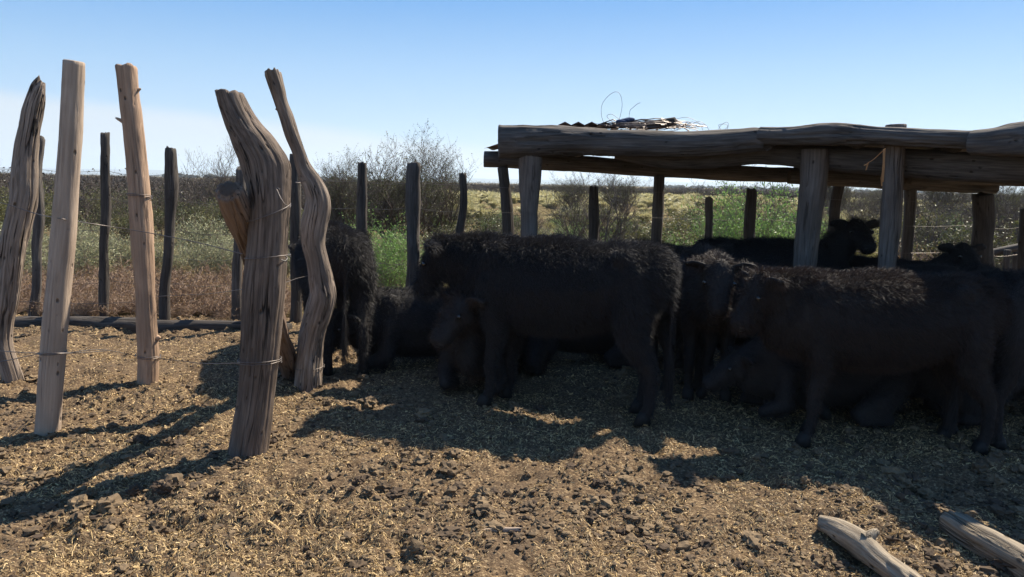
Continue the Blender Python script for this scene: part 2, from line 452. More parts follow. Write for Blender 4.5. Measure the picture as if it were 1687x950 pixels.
# ------------------------------------------------------------------ logs and posts
def catmull(P, n):
    P = np.asarray(P, float)
    A = np.vstack([2 * P[0] - P[1], P, 2 * P[-1] - P[-2]])
    d = np.linalg.norm(np.diff(P, axis=0)[:, :3], axis=1); s = np.concatenate([[0], np.cumsum(d)])
    out = []
    for t in np.linspace(0, s[-1], n):
        i = min(np.searchsorted(s, t, 'right') - 1, len(P) - 2); u = (t - s[i]) / max(s[i + 1] - s[i], 1e-9)
        p0, p1, p2, p3 = A[i], A[i + 1], A[i + 2], A[i + 3]
        out.append(0.5 * ((2 * p1) + (-p0 + p2) * u + (2 * p0 - 5 * p1 + 4 * p2 - p3) * u * u + (-p0 + 3 * p1 - 3 * p2 + p3) * u ** 3))
    return np.array(out), s[-1]
def log_mesh(name, pts, radii, mat, seg=28, step=0.03, rough=0.05, groove=0.03, seed=0, top_cut=0.0, end_cut=0.0, flat=1.0, jag=0.0, upright=False, depth=None):
    """a length of timber along pts (bottom to top) with its own bumps, grooves, bends"""
    pts = [np.array(p[:]) for p in pts]
    tot = sum(np.linalg.norm(pts[i + 1] - pts[i]) for i in range(len(pts) - 1))
    n = max(6, int(tot / step))
    PR, L = catmull(np.hstack([np.array(pts), np.array(radii)[:, None]]), n)
    C, rad = PR[:, :3], PR[:, 3]
    s = np.linspace(0, L, n)
    T = np.gradient(C, axis=0); T /= np.linalg.norm(T, axis=1)[:, None]
    if upright: T[:] = [0, 0, 1]
    ref = np.array([0.0, -1.0, 0.0]) if abs(T[0][1]) < 0.9 else np.array([1.0, 0, 0])
    N = np.zeros_like(C); prev = ref
    for i in range(n):
        q = prev - T[i] * np.dot(prev, T[i]); q /= np.linalg.norm(q); N[i] = q; prev = q
    B = np.cross(T, N)
    th = np.linspace(0, 2 * math.pi, seg, endpoint=False)
    S, TH = np.meshgrid(s, th, indexing='ij')
    cx, sy = np.cos(TH), np.sin(TH)
    k = 1 + rough * vn(cx * 1.3 + seed, sy * 1.3, S * 3.5) + rough * 0.6 * vn(cx * 2.5 + seed, sy * 2.5 + 9, S * 9) \
        - groove * np.clip(vn(cx * 7 + seed, sy * 7, S * 1.3 + 5), 0, 1) - groove * 1.3 * (np.abs(vn(cx * 3.5 + seed + 3, sy * 3.5, S * 0.7)) < 0.05)
    if seg >= 36: k = k - groove * 0.5 * np.clip(vn(cx * 15 + seed, sy * 15, S * 1.6 + 2) - .15, 0, 1) + 0.012 * vn(cx * 6 + seed, sy * 6, S * 22)
    rr = rad[:, None] * k
    cut = np.zeros_like(S)
    if top_cut or jag:
        w = np.clip((S - (L - 0.25)) / 0.25, 0, 1)
        cut = cut + w * (top_cut * cx * rad[:, None] * 1.0 + jag * vn(cx * 3 + seed, sy * 3, 2) )
    if end_cut:
        w = np.clip(1 - S / 0.2, 0, 1); cut = cut + w * end_cut * cx * rad[:, None]
    dn = rr if depth is None else np.minimum(rr, depth * k)
    V = C[:, None] + N[:, None] * (cx * dn)[..., None] * flat + B[:, None] * (sy * rr)[..., None] + T[:, None] * cut[..., None]
    g = np.stack([cx * rr + seed * 0.37, sy * rr, S + 0 * cx + seed * 1.7], -1)
    V = V.reshape(-1, 3); g = g.reshape(-1, 3)
    i = np.arange((n - 1) * seg); r, c = i // seg, i % seg; c2 = (c + 1) % seg
    F = np.stack([r * seg + c, r * seg + c2, (r + 1) * seg + c2, (r + 1) * seg + c], -1)
    # end grain: inner ring and centre at both ends, slightly bevelled
    vs, gs, fs3, fs4 = [V], [g], [], [F]
    base = len(V)
    for end, sgn_ in ((0, -1), (n - 1, 1)):
        ring = V[end * seg:(end + 1) * seg]; cen = ring.mean(0)
        r1 = cen + (ring - cen) * 0.9 + T[end] * sgn_ * 0.006
        r2 = cen + (ring - cen) * 0.45 + T[end] * sgn_ * 0.008
        vs += [r1, r2, (cen + T[end] * sgn_ * 0.004)[None]]
        gr = g[end * seg:(end + 1) * seg]
        gs += [gr * [1, 1, 1] + [0, 0, 0.01], gr * [0.45, 0.45, 1] + [0, 0, 0.4], gr.mean(0)[None] + [[0, 0, 0.6]]]
        a = np.arange(seg); b = (a + 1) % seg; e0 = end * seg
        q1 = np.stack([e0 + a, e0 + b, base + b, base + a], -1); q2 = np.stack([base + a, base + b, base + seg + b, base + seg + a], -1)
        t3 = np.stack([base + seg + a, base + seg + b, np.full(seg, base + 2 * seg)], -1)
        if sgn_ < 0: q1, q2, t3 = q1[:, ::-1], q2[:, ::-1], t3[:, ::-1]
        fs4 += [q1, q2]; fs3.append(t3); base += 2 * seg + 1
    me = mesh_np(name, np.concatenate(vs), fs4 + fs3, mat, True)
    add_attr(me, 'grain', np.concatenate(gs))
    return me
def stub_np(p, d, r0, L, seg=8):
    """a small snapped branch stub as (verts, faces)"""
    d = np.array(d, float); d /= np.linalg.norm(d); u = np.cross(d, [0, 0, 1.0]); u /= np.linalg.norm(u) + 1e-9; w = np.cross(d, u)
    V = []
    for k, (t, rs) in enumerate(((-0.3, 1.5), (0.25, 1.0), (0.7, 0.75), (1, 0.35))):
        for a in range(seg):
            an = a / seg * 6.283; V.append(np.array(p) + d * L * t + (u * math.cos(an) + w * math.sin(an)) * r0 * rs)
    F = []
    for k in range(3):
        for a in range(seg): F.append([k * seg + a, k * seg + (a + 1) % seg, (k + 1) * seg + (a + 1) % seg, (k + 1) * seg + a])
    F.append([3 * seg, 3 * seg + 1, 3 * seg + 2, 3 * seg + 3]); F.append([3 * seg, 3 * seg + 3, 3 * seg + 4, 3 * seg + 5]); F.append([3 * seg, 3 * seg + 5, 3 * seg + 6, 3 * seg + 7])
    return np.array(V), np.array(F)
def stub(parent, p, d, r0, L, mat):
    V, F = stub_np(p, d, r0, L)
    me = mesh_np('branch_stub', V, F, mat, True); add_attr(me, 'grain', V)
    return obj('branch_stub', me, parent)

def tube_np(P, r, seg=5):
    P = np.array([p[:] for p in P], float); n = len(P)
    T = np.gradient(P, axis=0); T /= np.linalg.norm(T, axis=1)[:, None] + 1e-12
    ref = np.array([0.02, 0.03, 1.0]); N = np.cross(T, ref); bad = np.linalg.norm(N, axis=1) < 1e-3; N[bad] = [1, 0, 0]; N /= np.linalg.norm(N, axis=1)[:, None]
    B = np.cross(T, N); th = np.linspace(0, 2 * math.pi, seg, endpoint=False)
    r = np.broadcast_to(np.asarray(r, float), (n,))
    V = P[:, None] + (N[:, None] * np.cos(th)[None, :, None] + B[:, None] * np.sin(th)[None, :, None]) * r[:, None, None]
    i = np.arange((n - 1) * seg); a, c = i // seg, i % seg; c2 = (c + 1) % seg
    F = np.stack([a * seg + c, a * seg + c2, (a + 1) * seg + c2, (a + 1) * seg + c], -1)
    return V.reshape(-1, 3), F
class Acc:
    def __init__(s): s.v = []; s.f = {}; s.n = 0
    def add(s, v, f):
        s.v.append(np.asarray(v)); f = np.asarray(f) + s.n; s.f.setdefault(f.shape[1], []).append(f); s.n += len(v); return s
    def mesh(s, name, mat, smooth=False):
        return mesh_np(name, np.concatenate(s.v), [np.concatenate(x) for x in s.f.values()], mat, smooth)

def post_px(name, rows, Y, mat, lean=0.0, seed=0, **kw):
    """rows (px, py, width px) top to bottom in the upright plane at distance Y; returns (base, mesh points relative to base)"""
    pts, rad = [], []
    for px, py, w in reversed(rows):
        p = D(px, py, Y); yy = Y + lean * max(0, p.z)
        p = D(px, py, yy); dist = (CAM_M.inverted() @ p).z * -1
        pts.append(p); rad.append(w * dist / FPX / 2)
    base = Vector((pts[0].x, pts[0].y, 0))
    g = gzf(base.x, base.y) if Y < FENCE_Y + .1 else -0.04
    d = (pts[0] - pts[1]); d = d / max(abs(d.z), 1e-3)
    foot = pts[0] + d * (max(0.0, pts[0].z - g) + 0.15)
    pts = [foot] + pts; rad = [rad[0] * 1.04] + rad
    base.z = g
    rel = [p - base for p in pts]
    return base, log_mesh(name, rel, rad, mat, seed=seed, **kw)

def wrap_wire(centre, r, z_tilt=0.02, turns=1.3, seed=0):
    """wire wound round a post: points"""
    rr = random.Random(seed); P = []
    for k in range(int(28 * turns)):
        a = k / 28 * 2 * math.pi
        P.append(Vector((centre.x + math.cos(a) * r, centre.y + math.sin(a) * r, centre.z + z_tilt * math.sin(a + seed) + 0.012 * k / 28 + rr.uniform(-.0015, .0015))))
    return P
# ------------------------------------------------------------------ the five posts of the inner fence
_be = [(356, 401, 153), (362, 412, 175), (367, 421, 190), (372, 432, 205), (375, 439, 213), (379, 447, 222), (385, 460, 240), (393, 473, 260), (399, 478, 280), (411, 477, 330), (409, 473, 400), (401, 470, 475), (398, 462, 560), (392, 451, 650), (377, 441, 742)]
big_rows = [((a_ + b_) / 2, y_, b_ - a_) for a_, b_, y_ in _be]
Yb = G(410, 742).y
base, me = post_px('wooden_post', big_rows, Yb, M['wood_grey'], seed=3, seg=120, step=0.014, rough=0.04, groove=0.055, jag=0.014, upright=True, depth=0.115)
bigpost = tag(empty('wooden_post', base), 'thick grey forked post with a wide shoulder and a sawn flat top', 'fence post')
obj('trunk', me, bigpost)
post_info = {}
post_info['big'] = (base, Yb)

tw_rows = [(449, 122, 27), (456, 145, 26), (464, 172, 22), (473, 195, 24), (481, 222, 24), (492, 250, 22), (500, 275, 26), (515, 302, 34), (524, 325, 38), (523, 345, 41), (518, 370, 41), (516, 400, 37), (522, 430, 36), (528, 460, 41), (532, 485, 45), (526, 510, 47), (517, 545, 42), (511, 585, 42), (508, 636, 45)]
Yt = G(508, 636).y
base, me = post_px('wooden_post', tw_rows, Yt, M['wood_silver'], lean=-0.10, seed=11, seg=84, step=0.015, rough=0.12, groove=0.085, top_cut=0.5, jag=0.02)
twpost = tag(empty('wooden_post', base), 'silvery wavy twisted post leaning beside the thick forked post', 'fence post')
obj('trunk', me, twpost)
stub(twpost, D(463, 178, Yt - .19) - Vector(base), (-1, -.4, -.3), 0.015, 0.04, M['wood_silver'])

tan_rows = [(208, 110, 33), (213, 160, 31), (218, 200, 32), (227, 290, 33), (234, 380, 35), (239, 480, 31), (243, 550, 32), (244, 595, 34), (243, 630, 33)]
Yn = G(243, 630).y
base, me = post_px('wooden_post', tan_rows, Yn, M['wood_tan'], seed=5, seg=60, step=0.02, rough=0.07, groove=0.06, top_cut=0.15, jag=0.015)
tanpost = tag(empty('wooden_post', base), 'peeled tan post with a long dark split and a thorn-like branch stub on one side', 'fence post')
obj('trunk', me, tanpost)
stub(tanpost, D(203, 200, Yn) - Vector(base), (-1, -.1, .5), 0.014, 0.06, M['wood_tan'])
stub(tanpost, D(229, 147, Yn) - Vector(base), (1, -.2, .3), 0.010, 0.018, M['wood_tan'])
stub(tanpost, D(261, 556, Yn) - Vector(base), (1, -.3, .2), 0.016, 0.018, M['wood_tan'])

pale_rows = [(122, 102, 33), (118, 190, 34), (112, 290, 35), (103, 400, 38), (94, 500, 38), (86, 600, 38), (78, 714, 38)]
Yp = G(78, 714).y
base, me = post_px('wooden_post', pale_rows, Yp, M['wood_pale'], seed=8, seg=60, step=0.02, rough=0.05, groove=0.02)
palepost = tag(empty('wooden_post', base), 'smooth straight pale post peeled of bark, standing nearest the frame edge wires', 'fence post')
palepost['label'] = 'smooth straight pale post peeled of its bark, with a sawn round top'
obj('trunk', me, palepost)

gn_rows = [(67, 136, 16), (62, 150, 26), (55, 175, 32), (49, 210, 33), (43, 250, 36), (40, 290, 40), (39, 320, 41), (33, 350, 41), (24, 390, 41), (18, 440, 38), (12, 490, 33), (6, 530, 30), (5, 565, 28), (14, 600, 30), (22, 628, 32)]
Yg = G(22, 628).y
base, me = post_px('wooden_post', gn_rows, Yg, M['wood_silver'], seed=19, seg=84, step=0.015, rough=0.11, groove=0.09, top_cut=0.6, jag=0.03)
gnpost = tag(empty('wooden_post', base), 'gnarled grey post with a crooked trunk and a jagged pointed top', 'fence post')
obj('trunk', me, gnpost)

# reddish pole leaning from behind against the thick post, its sawn end towards us
pa = D(376, 312, 4.12); pm = D(412, 405, 4.5); pb = G(484, 616) ; pb.z = -0.08
pole = log_mesh('leaning_pole', [pb - pb, (pm.lerp(pb, 0.5)) - pb, pm - pb, pa.lerp(pm, .12) - pb, pa - pb], [0.08, 0.074, 0.074, 0.080, 0.056], M['wood_red'], seg=48, step=0.016, rough=0.13, groove=0.10, seed=31, jag=.01)
po = obj('leaning_pole', pole, None, pb)
tag(po, 'reddish brown pole leaning on the thick forked post with its sawn round end up', 'pole')

# ------------------------------------------------------------------ wires of the inner fence
def sag(a, b, s, n=14):
    return [a.lerp(b, t / n) + Vector((0, 0, -s * 4 * (t / n) * (1 - t / n))) for t in range(n + 1)]
wf = tag(empty('fence_wire', (0, 0, 0)), 'loose strands of dark fence wire strung round the five near posts', 'fence wire')
def strand(pts, r=0.0030, mat='wire', name='wire_strand', parent=None):
    V, F = tube_np(pts, r); return obj(name, mesh_np(name, V, F, M[mat], True), parent or wf)
w1 = [D(-60, 318, 5.6), D(10, 336, 5.35), D(60, 352, 5.2), D(100, 360, Yp - .09), D(150, 368, 5.05), D(238, 382, 5.2), D(320, 398, 4.7), D(400, 418, Yb - .06)]
pp, _ = catmull([p[:] for p in w1], 60); strand([Vector(q) for q in pp])
w2 = [D(-60, 572, 5.3), D(0, 578, 5.2), D(70, 582, Yp - .07), D(110, 581, Yp - .07), D(170, 576, 5.3), D(235, 588, 5.75), D(262, 590, 5.75), D(330, 598, 5.1), D(398, 598, 4.4)]
pp, _ = catmull([p[:] for p in w2], 60); strand([Vector(q) for q in pp])
w3 = [D(-40, 602, 5.1), D(15, 593, 5.1), D(70, 582, Yp - .08), D(112, 582, Yp - .07), D(175, 578, 5.3)]
pp, _ = catmull([p[:] for p in w3], 40); strand([Vector(q) for q in pp])
w4 = [D(30, 496, 5.9), D(130, 500, 6.0), D(224, 497, 6.02), D(262, 488, 6.0), D(340, 484, 5.2), D(403, 476, 4.5)]
pp, _ = catmull([p[:] for p in w4], 40); strand([Vector(q) for q in pp], 0.002)
w5 = [D(468, 466, 4.5), D(490, 458, 5.2), D(512, 453, 5.8)]
strand(w5, 0.002)
for (px, py, Y, w, tl, tn, sd) in ((441, 352, Yb, 70, 0.05, 1.2, 1), (441, 425, Yb, 70, 0.012, 1.6, 2), (428, 597, Yb, 68, 0.006, 2.2, 3),
                            (230, 325, Yn, 36, 0.01, 2.1, 4), (244, 588, Yn, 37, 0.01, 2.0, 5), (87, 582, Yp, 40, 0.003, 1.5, 6),
                            (509, 605, Yt, 48, 0.004, 1.4, 7), (505, 300, Yt - .15, 34, 0.01, 1.3, 8), (392, 350, 4.3, 40, 0.02, 1.0, 9)):
    c = D(px, py, Y); strand(wrap_wire(c, w * Y / FPX / 2 * 1.05, tl, tn, sd), 0.0026, name='wire_binding')
# twisted loose ends on the thick post
strand([D(455, 310, Yb - .17), D(462, 325, Yb - .2), D(468, 335, Yb - .2), D(478, 342, Yb - .17)], 0.002, name='wire_end')
strand([D(452, 313, Yb - .17), D(458, 309, Yb - .2), D(461, 312, Yb - .2)], 0.002, name='wire_end')
strand([D(463, 428, Yb - .15), D(470, 430, Yb - .13), D(474, 425, Yb - .08), D(470, 421, Yb - .05)], 0.0035, 'wire_bright', name='wire_end')

# ------------------------------------------------------------------ rear fence
fence = tag(empty('wire_fence', (0, FENCE_Y, 0)), 'long rough fence of uneven dark stakes and thin wires behind the cattle', 'fence')
rear = [  # px top, py top, width px, px at foot, rows of wobble
    (66, 228, 15, 56, 2), (173, 220, 14, 171, 1), (281, 246, 17, 266, 3), (397, 278, 14, 388, 1), (487, 255, 17, 487, 1), (597, 270, 15, 597, 1),
    (682, 271, 21, 679, 1), (762, 287, 12, 762, 3), (978, 309, 15, 968, 2), (1168, 327, 12, 1160, 2),
    (1239, 312, 17, 1232, 1), (1620, 320, 32, 1628, 2), (1565, 404, 9, 1565, 1), (1688, 345, 13, 1686, 1)]
fy = {}
for i, (tx, ty, w, bx, wob) in enumerate(rear):
    Y = FENCE_Y + (0.0 if tx != 682 else -0.25)
    if tx == 1565: Y = FENCE_Y + 2.5
    rr = random.Random(i * 7 + 1)
    top = D(tx, ty, Y); bot = Vector((D(bx, 500, Y).x, Y, 0))
    rows = []
    for k in range(6):
        u = k / 5; p = bot.lerp(top, u) + Vector((rr.uniform(-1, 1) * 0.012 * wob, rr.uniform(-.01, .01), 0))
        if k == 5: p = top
        rows.append(p)
    rows[0] = rows[0] + (rows[0] - rows[1]) * 0.12
    r0 = w * Y / FPX / 2
    rad = [r0 * (1.1 + 0.08 * rr.uniform(-1, 1) * wob) if k < 5 else r0 for k in range(6)]
    me = log_mesh('post', [q - Vector((0, FENCE_Y, 0)) for q in rows], rad, M['wood_dark'] if i % 3 else M['wood_shed'], seg=18, step=0.05, rough=0.14, groove=0.08, seed=50 + i, top_cut=rr.uniform(-.6, .6), jag=0.02)
    o = obj('post', me, fence)
    if tx == 1239: o['label'] = 'stake flaring wide at its top'
# wires
for (zl, zr, i) in ((1.66, 1.48, 0), (1.36, 1.22, 1), (1.02, 0.93, 2), (0.72, 0.66, 3), (0.42, 0.40, 4)):
    xs_ = sorted(set([-7.5] + [D(t[0], 350, FENCE_Y).x for t in rear if t[0] != 1565] + [9.0]))
    P = []
    for a, b in zip(xs_[:-1], xs_[1:]):
        for k in range(5):
            u = k / 5; x = a + (b - a) * u; z = zl + (zr - zl) * (x + 6) / 13 - 0.03 * 4 * u * (1 - u) + 0.01 * math.sin(x * 5 + i)
            P.append(Vector((x, 0.07, z)))
    strand(P, 0.0022, 'wire_bright' if i % 2 else 'wire', 'wire_strand', fence)
# logs laid along the foot of the fence
for (xa, ya, xb, yb, r, sd) in ((22, 533, 232, 538, 0.088, 1), (224, 539, 478, 544, 0.082, 2)):
    a, b = D(xa, ya, 7.95), D(xb, yb, 7.95)
    me = log_mesh('ground_log', [a - a, (b - a) * .5 + Vector((0, .02, .01)), b - a], [r, r * .95, r * 1.05], M['wood_dark'], seg=22, step=.05, rough=.12, groove=.08, seed=70 + sd)
    tag(obj('ground_log', me, None, a), 'long dark log lying at the fence foot, ' + ('its end behind the gnarled post' if sd == 1 else 'running behind the thick forked post'), 'log')
# gate rails and small stakes past the shed
gt = tag(empty('rail_fence', (XY(1650, 9.6), 9.6, 0)), 'low fence bit with a slanting rail and small stakes past the shed corner', 'fence')
def rel(p, o): return p - Vector(o.location)
me = log_mesh('rail', [rel(D(1585, 430, 9.6), gt), rel(D(1640, 415, 9.6), gt), rel(D(1720, 398, 9.6), gt)], [.045, .05, .045], M['wood_shed'], seg=14, step=.06, seed=81)
obj('rail', me, gt)
me = log_mesh('rail', [rel(D(1640, 452, 9.7), gt), rel(D(1720, 446, 9.7), gt)], [.04, .04], M['wood_dark'], seg=14, step=.06, seed=82); obj('rail', me, gt)
for k, (px, py) in enumerate(((1660, 412), (1674, 416), (1664, 440), (1684, 380))):
    b_ = Vector((D(px, 430, 9.5 + .1 * k).x, 9.5 + .1 * k, -.1)); t_ = D(px, py, 9.5 + .1 * k)
    obj('stake', log_mesh('stake', [rel(b_, gt), rel(b_.lerp(t_, .5), gt), rel(t_, gt)], [.045, .04, .04], M['wood_shed'], seg=12, step=.08, seed=83 + k), gt)

# ------------------------------------------------------------------ cattle shed
shed = tag(empty('cattle_shed', (1.2, 7.5, 0)), 'low open cattle shed of rough logs and crooked posts with a sloping sheet roof', 'shed')
def srel(p): return p - Vector(shed.location)
YF0, YF1 = 6.7, 6.0
def YF(px): return float(np.interp(px, [820, 1250, 1640, 1800, 2300], [6.7, 6.35, 5.25, 4.65, 4.3]))
def beam_px(name, rows, yfun, mat, seed, **kw):
    pts, rad = [], []
    for px, t, b in rows:
        Y = yfun(px); p = D(px, (t + b) / 2, Y); pts.append(srel(p)); rad.append((b - t) * -(CAM_M.inverted() @ p).z / FPX / 2)
    return obj(name, log_mesh(name, pts, rad, mat, seed=seed, **kw), shed)
beam_px('beam', [(822, 205, 262), (900, 207, 258), (980, 211, 256), (1060, 214, 258), (1150, 216, 258), (1252, 210, 250), (1262, 211, 248)], YF, M['wood_shed'], 91, seg=44, step=.03, rough=.08, groove=.11, end_cut=.2)
beam_px('beam', [(1252, 209, 240), (1300, 210, 238), (1375, 203, 240), (1470, 209, 240), (1560, 213, 244), (1640, 216, 248)], lambda p: YF(p) - .03, M['wood_shed'], 92, seg=44, step=.03, rough=.13, groove=.11)
beam_px('beam', [(1602, 213, 256), (1650, 207, 258), (1700, 199, 258), (1800, 190, 262), (2050, 176, 262)], lambda p: YF(p) - .12, M['wood_shed'], 93, seg=44, step=.03, rough=.11, groove=.11)
beam_px('beam', [(1015, 236, 262), (1100, 242, 276), (1180, 240, 276), (1258, 236, 270), (1400, 242, 284), (1560, 248, 296), (1750, 256, 306), (2000, 262, 318)], lambda p: YF(p) + .28, M['wood_shed'], 94, seg=30, step=.05, rough=.08, groove=.06)
# rear beams
YR = 8.6
beam_px('beam', [(798, 247, 275), (860, 250, 278), (960, 256, 284), (1085, 266, 291), (1200, 272, 297), (1320, 276, 302)], lambda p: YR, M['wood_shed'], 95, seg=26, step=.05, rough=.08, groove=.06)
beam_px('beam', [(1300, 278, 303), (1400, 282, 308), (1500, 288, 313), (1640, 300, 319)], lambda p: YR - .12, M['wood_shed'], 96, seg=26, step=.05, rough=.08, groove=.06)
beam_px('beam', [(1500, 286, 304), (1650, 288, 306), (1850, 292, 314), (2080, 296, 320)], lambda p: YR - .45, M['wood_shed'], 97, seg=26, step=.05, rough=.08, groove=.06)
# posts of the shed
def shed_post(rows, Y, mat, seed, **kw):
    pts, rad = [], []
    for px, py, w in reversed(rows):
        p = D(px, py, Y); pts.append(srel(p)); rad.append(w * Y / FPX / 2)
    d = (pts[0] - pts[1]).normalized(); zz = pts[0].z
    foot = pts[0] + d * ((zz + 0.12) / max(.2, -d.z))
    return obj('post', log_mesh('post', [foot] + pts, [rad[0] * 1.08] + rad, mat, seed=seed, **kw), shed)
kw = dict(seg=30, step=.035, rough=.08, groove=.06)
shed_post([(876, 232, 38), (873, 290, 36), (872, 340, 28), (872, 390, 27)], YF(870) + .02, M['wood_shedpost'], 101, **kw)
shed_post([(1343, 246, 40), (1340, 300, 42), (1332, 370, 38), (1322, 470, 36)], YF(1330) + .12, M['wood_shedpost'], 102, **kw)
shed_post([(1476, 206, 30), (1474, 250, 31), (1470, 320, 33), (1464, 400, 31), (1459, 462, 27)], YF(1470) + .09, M['wood_shedpost'], 103, **kw)
shed_post([(828, 276, 18), (834, 330, 19), (838, 390, 20)], YR - .02, M['wood_dark'], 104, **kw)
shed_post([(1086, 288, 18), (1084, 340, 18), (1081, 396, 19)], YR, M['wood_shed'], 105, **kw)
shed_post([(1382, 305, 17), (1376, 340, 17), (1371, 392, 17)], YR, M['wood_dark'], 106, **kw)
shed_post([(1500, 312, 19), (1499, 345, 18), (1492, 440, 18)], YR - .1, M['wood_shed'], 107, **kw)
shed_post([(1900, 300, 26), (1900, 420, 26)], YR - .4, M['wood_shed'], 108, **kw)
shed_post([(2000, 260, 46), (1990, 420, 44)], YF(1990), M['wood_shedpost'], 109, **kw)
# rafters from front to rear, hidden sheets above
def front_top(px): return D(px, np.interp(px, [822, 1150, 1300, 1375, 1470, 1640, 1900, 2100], [207, 219, 214, 210, 214, 219, 196, 186]), YF(px))
def rear_top(px): return D(px, np.interp(px, [800, 960, 1085, 1300, 1640, 2080], [247, 256, 266, 276, 290, 296]), YR)
for k, (pf, pr) in enumerate(((880, 845), (980, 950), (1120, 1070), (1280, 1190), (1430, 1320), (1590, 1460), (1760, 1600), (1950, 1790))):
    a, b = front_top(pf), rear_top(pr)
    a = a.lerp(b, .06) + Vector((0, 0, -.07)); b = b + Vector((0, .12, .02))
    obj('rafter', log_mesh('rafter', [srel(a), srel(a.lerp(b, .5)) + Vector((0, 0, -.02)), srel(b)], [.045, .05, .045], M['wood_shed'], seg=14, step=.08, seed=110 + k), shed)
# corrugated sheets
def sheet(pf0, pf1, pr0, pr1, lift, seed):
    n, mrows = 150, 14
    A, B, C_, E = front_top(pf0), front_top(pf1), rear_top(pr0), rear_top(pr1)
    rr = random.Random(seed)
    V = []
    width = (B - A).length
    for j in range(mrows):
        t = j / (mrows - 1)
        for i in range(n):
            s = i / (n - 1)
            f_ = A.lerp(B, s); r_ = C_.lerp(E, s)
            q = f_.lerp(r_ + Vector((0, .1, 0)), t * 1.0)
            ph = s * width / 0.076 * 2 * math.pi
            q = q + Vector((0, 0, lift - .045 * (1 - t) + 0.009 * math.sin(ph) + 0.012 * math.sin(3 * t + seed + s * 4)))
            V.append(srel(q)[:])
    V = np.array(V); i = np.arange((n - 1) * (mrows - 1)); r, c = i // (n - 1), i % (n - 1); a = r * n + c
    F = np.stack([a, a + 1, a + 1 + n, a + n], -1)
    me = mesh_np('roof_sheet', V, F, M['tin'], True)
    o = obj('roof_sheet', me, shed)
    so = o.modifiers.new('thickness', 'SOLIDIFY'); so.thickness = 0.002
    return o
m, nt, p, out = newmat('rusty_tin')
tc = nt.nodes.new('ShaderNodeTexCoord'); n1 = noise(nt, tc.outputs['Object'], 3, 6, .7)
c = ramp(nt, n1, [(0.35, (0.10, 0.055, 0.035)), (0.55, (0.16, 0.12, 0.10)), (0.7, (0.20, 0.19, 0.18))])
nt.links.new(c, p.inputs['Base Color']); p.inputs['Roughness'].default_value = .7; p.inputs['Metallic'].default_value = .2
M['tin'] = m
for k, (a_, b_, c_, d_) in enumerate(((905, 1010, 797, 935), (1005, 1180, 930, 1080), (1175, 1350, 1076, 1230), (1345, 1530, 1226, 1390), (1525, 1720, 1386, 1570), (1715, 1930, 1565, 1770), (1925, 2100, 1765, 1960))):
    sheet(a_, b_, c_, d_, 0.022 + .012 * (k % 2), k)
# splinters of bark and frayed strip on the front post
M['bark'] = simple('bark', (0.55, 0.30, 0.13), .8, translucent=.2)
acc = Acc()
for (pts_, w_) in (([(1456, 247), (1440, 262), (1430, 268), (1427, 280)], .012), ([(1457, 245), (1456, 270), (1454, 300)], .02), ([(1455, 280), (1452, 292), (1453, 306)], .012), ([(1440, 262), (1428, 270), (1424, 272)], .008)):
    P = [srel(D(x, y, YF(1460) - .26)) for x, y in pts_]
    for q in range(len(P) - 1):
        u = Vector((0.6, 0.5, 0.25)).normalized() * w_
        V = [P[q] - u, P[q] + u, P[q + 1] + u * .8, P[q + 1] - u * .8]
        V2 = [x + Vector((0, .003, 0)) for x in V]
        acc.add([x[:] for x in V + V2], [[0, 1, 2, 3], [7, 6, 5, 4], [0, 4, 5, 1], [1, 5, 6, 2], [2, 6, 7, 3], [3, 7, 4, 0]])
o = obj('bark_strip', acc.mesh('bark_strip', M['bark']), shed)

# ------------------------------------------------------------------ things lying on the roof
rs = random.Random(5)
c0 = D(1068, 212, 6.85) 
coil = tag(empty('wire_tangle', c0), 'tangle of old curly wire and twigs heaped on the shed roof', 'wire')
acc = Acc()
for k in range(46):
    r_ = rs.uniform(.08, .30); ph = rs.uniform(0, 6.28); cx, cy = rs.uniform(-.18, .12), rs.uniform(-.1, .25); zz = rs.uniform(.01, .07); tl = rs.uniform(-.1, .12); sq = rs.uniform(.35, .8)
    P = [Vector((cx + math.cos(ph + t * .35) * r_ * (1 + .02 * t * rs.uniform(-1, 1)), cy + math.sin(ph + t * .35) * r_ * sq, max(0.005, zz + tl * math.sin(t * .35) * r_ + rs.uniform(-.006, .006)))) for t in range(rs.randint(8, 20))]
    acc.add(*tube_np(P, rs.choice([.0018, .0025, .004]), 4))
for k in range(46):
    x_, y_ = rs.uniform(-.50, .30), rs.uniform(-.05, .2); L_ = rs.uniform(.1, .35); a_ = rs.uniform(-.5, .5)
    P = [Vector((x_, y_, rs.uniform(.0, .05))), Vector((x_ + L_ / 2, y_ + .1 * a_, rs.uniform(.01, .08))), Vector((x_ + L_, y_ + .2 * a_, rs.uniform(0, .05)))]
    acc.add(*tube_np(P, rs.choice([.002, .003, .005]), 4))
obj('coils', acc.mesh('coils', M['wire']), coil)
def px_path(L, Y):
    P, _ = catmull([(D(x, y, Y) - c0)[:] for x, y in L], 6 * len(L)); return [Vector(q) for q in P]
for L in ([(996, 206), (991, 190), (992, 172), (1002, 158), (1014, 151), (1022, 156), (1025, 172), (1022, 190), (1018, 204)],
          [(1036, 196), (1038, 182), (1044, 176), (1050, 171), (1055, 169)],
          [(1112, 196), (1130, 193), (1145, 198), (1154, 206), (1158, 214)], [(1140, 204), (1152, 200), (1163, 206), (1168, 214)],
          [(1184, 214), (1186, 208), (1196, 201), (1200, 204), (1198, 214)], [(1188, 214), (1184, 206), (1192, 204), (1199, 207), (1193, 215)],
          [(1015, 205), (1000, 192), (1008, 188), (1022, 198), (1030, 204)]):
    V, F = tube_np(px_path(L, 6.75), .0017, 4); obj('wire_loop', mesh_np('wire_loop', V, F, M['wire'], True), coil)
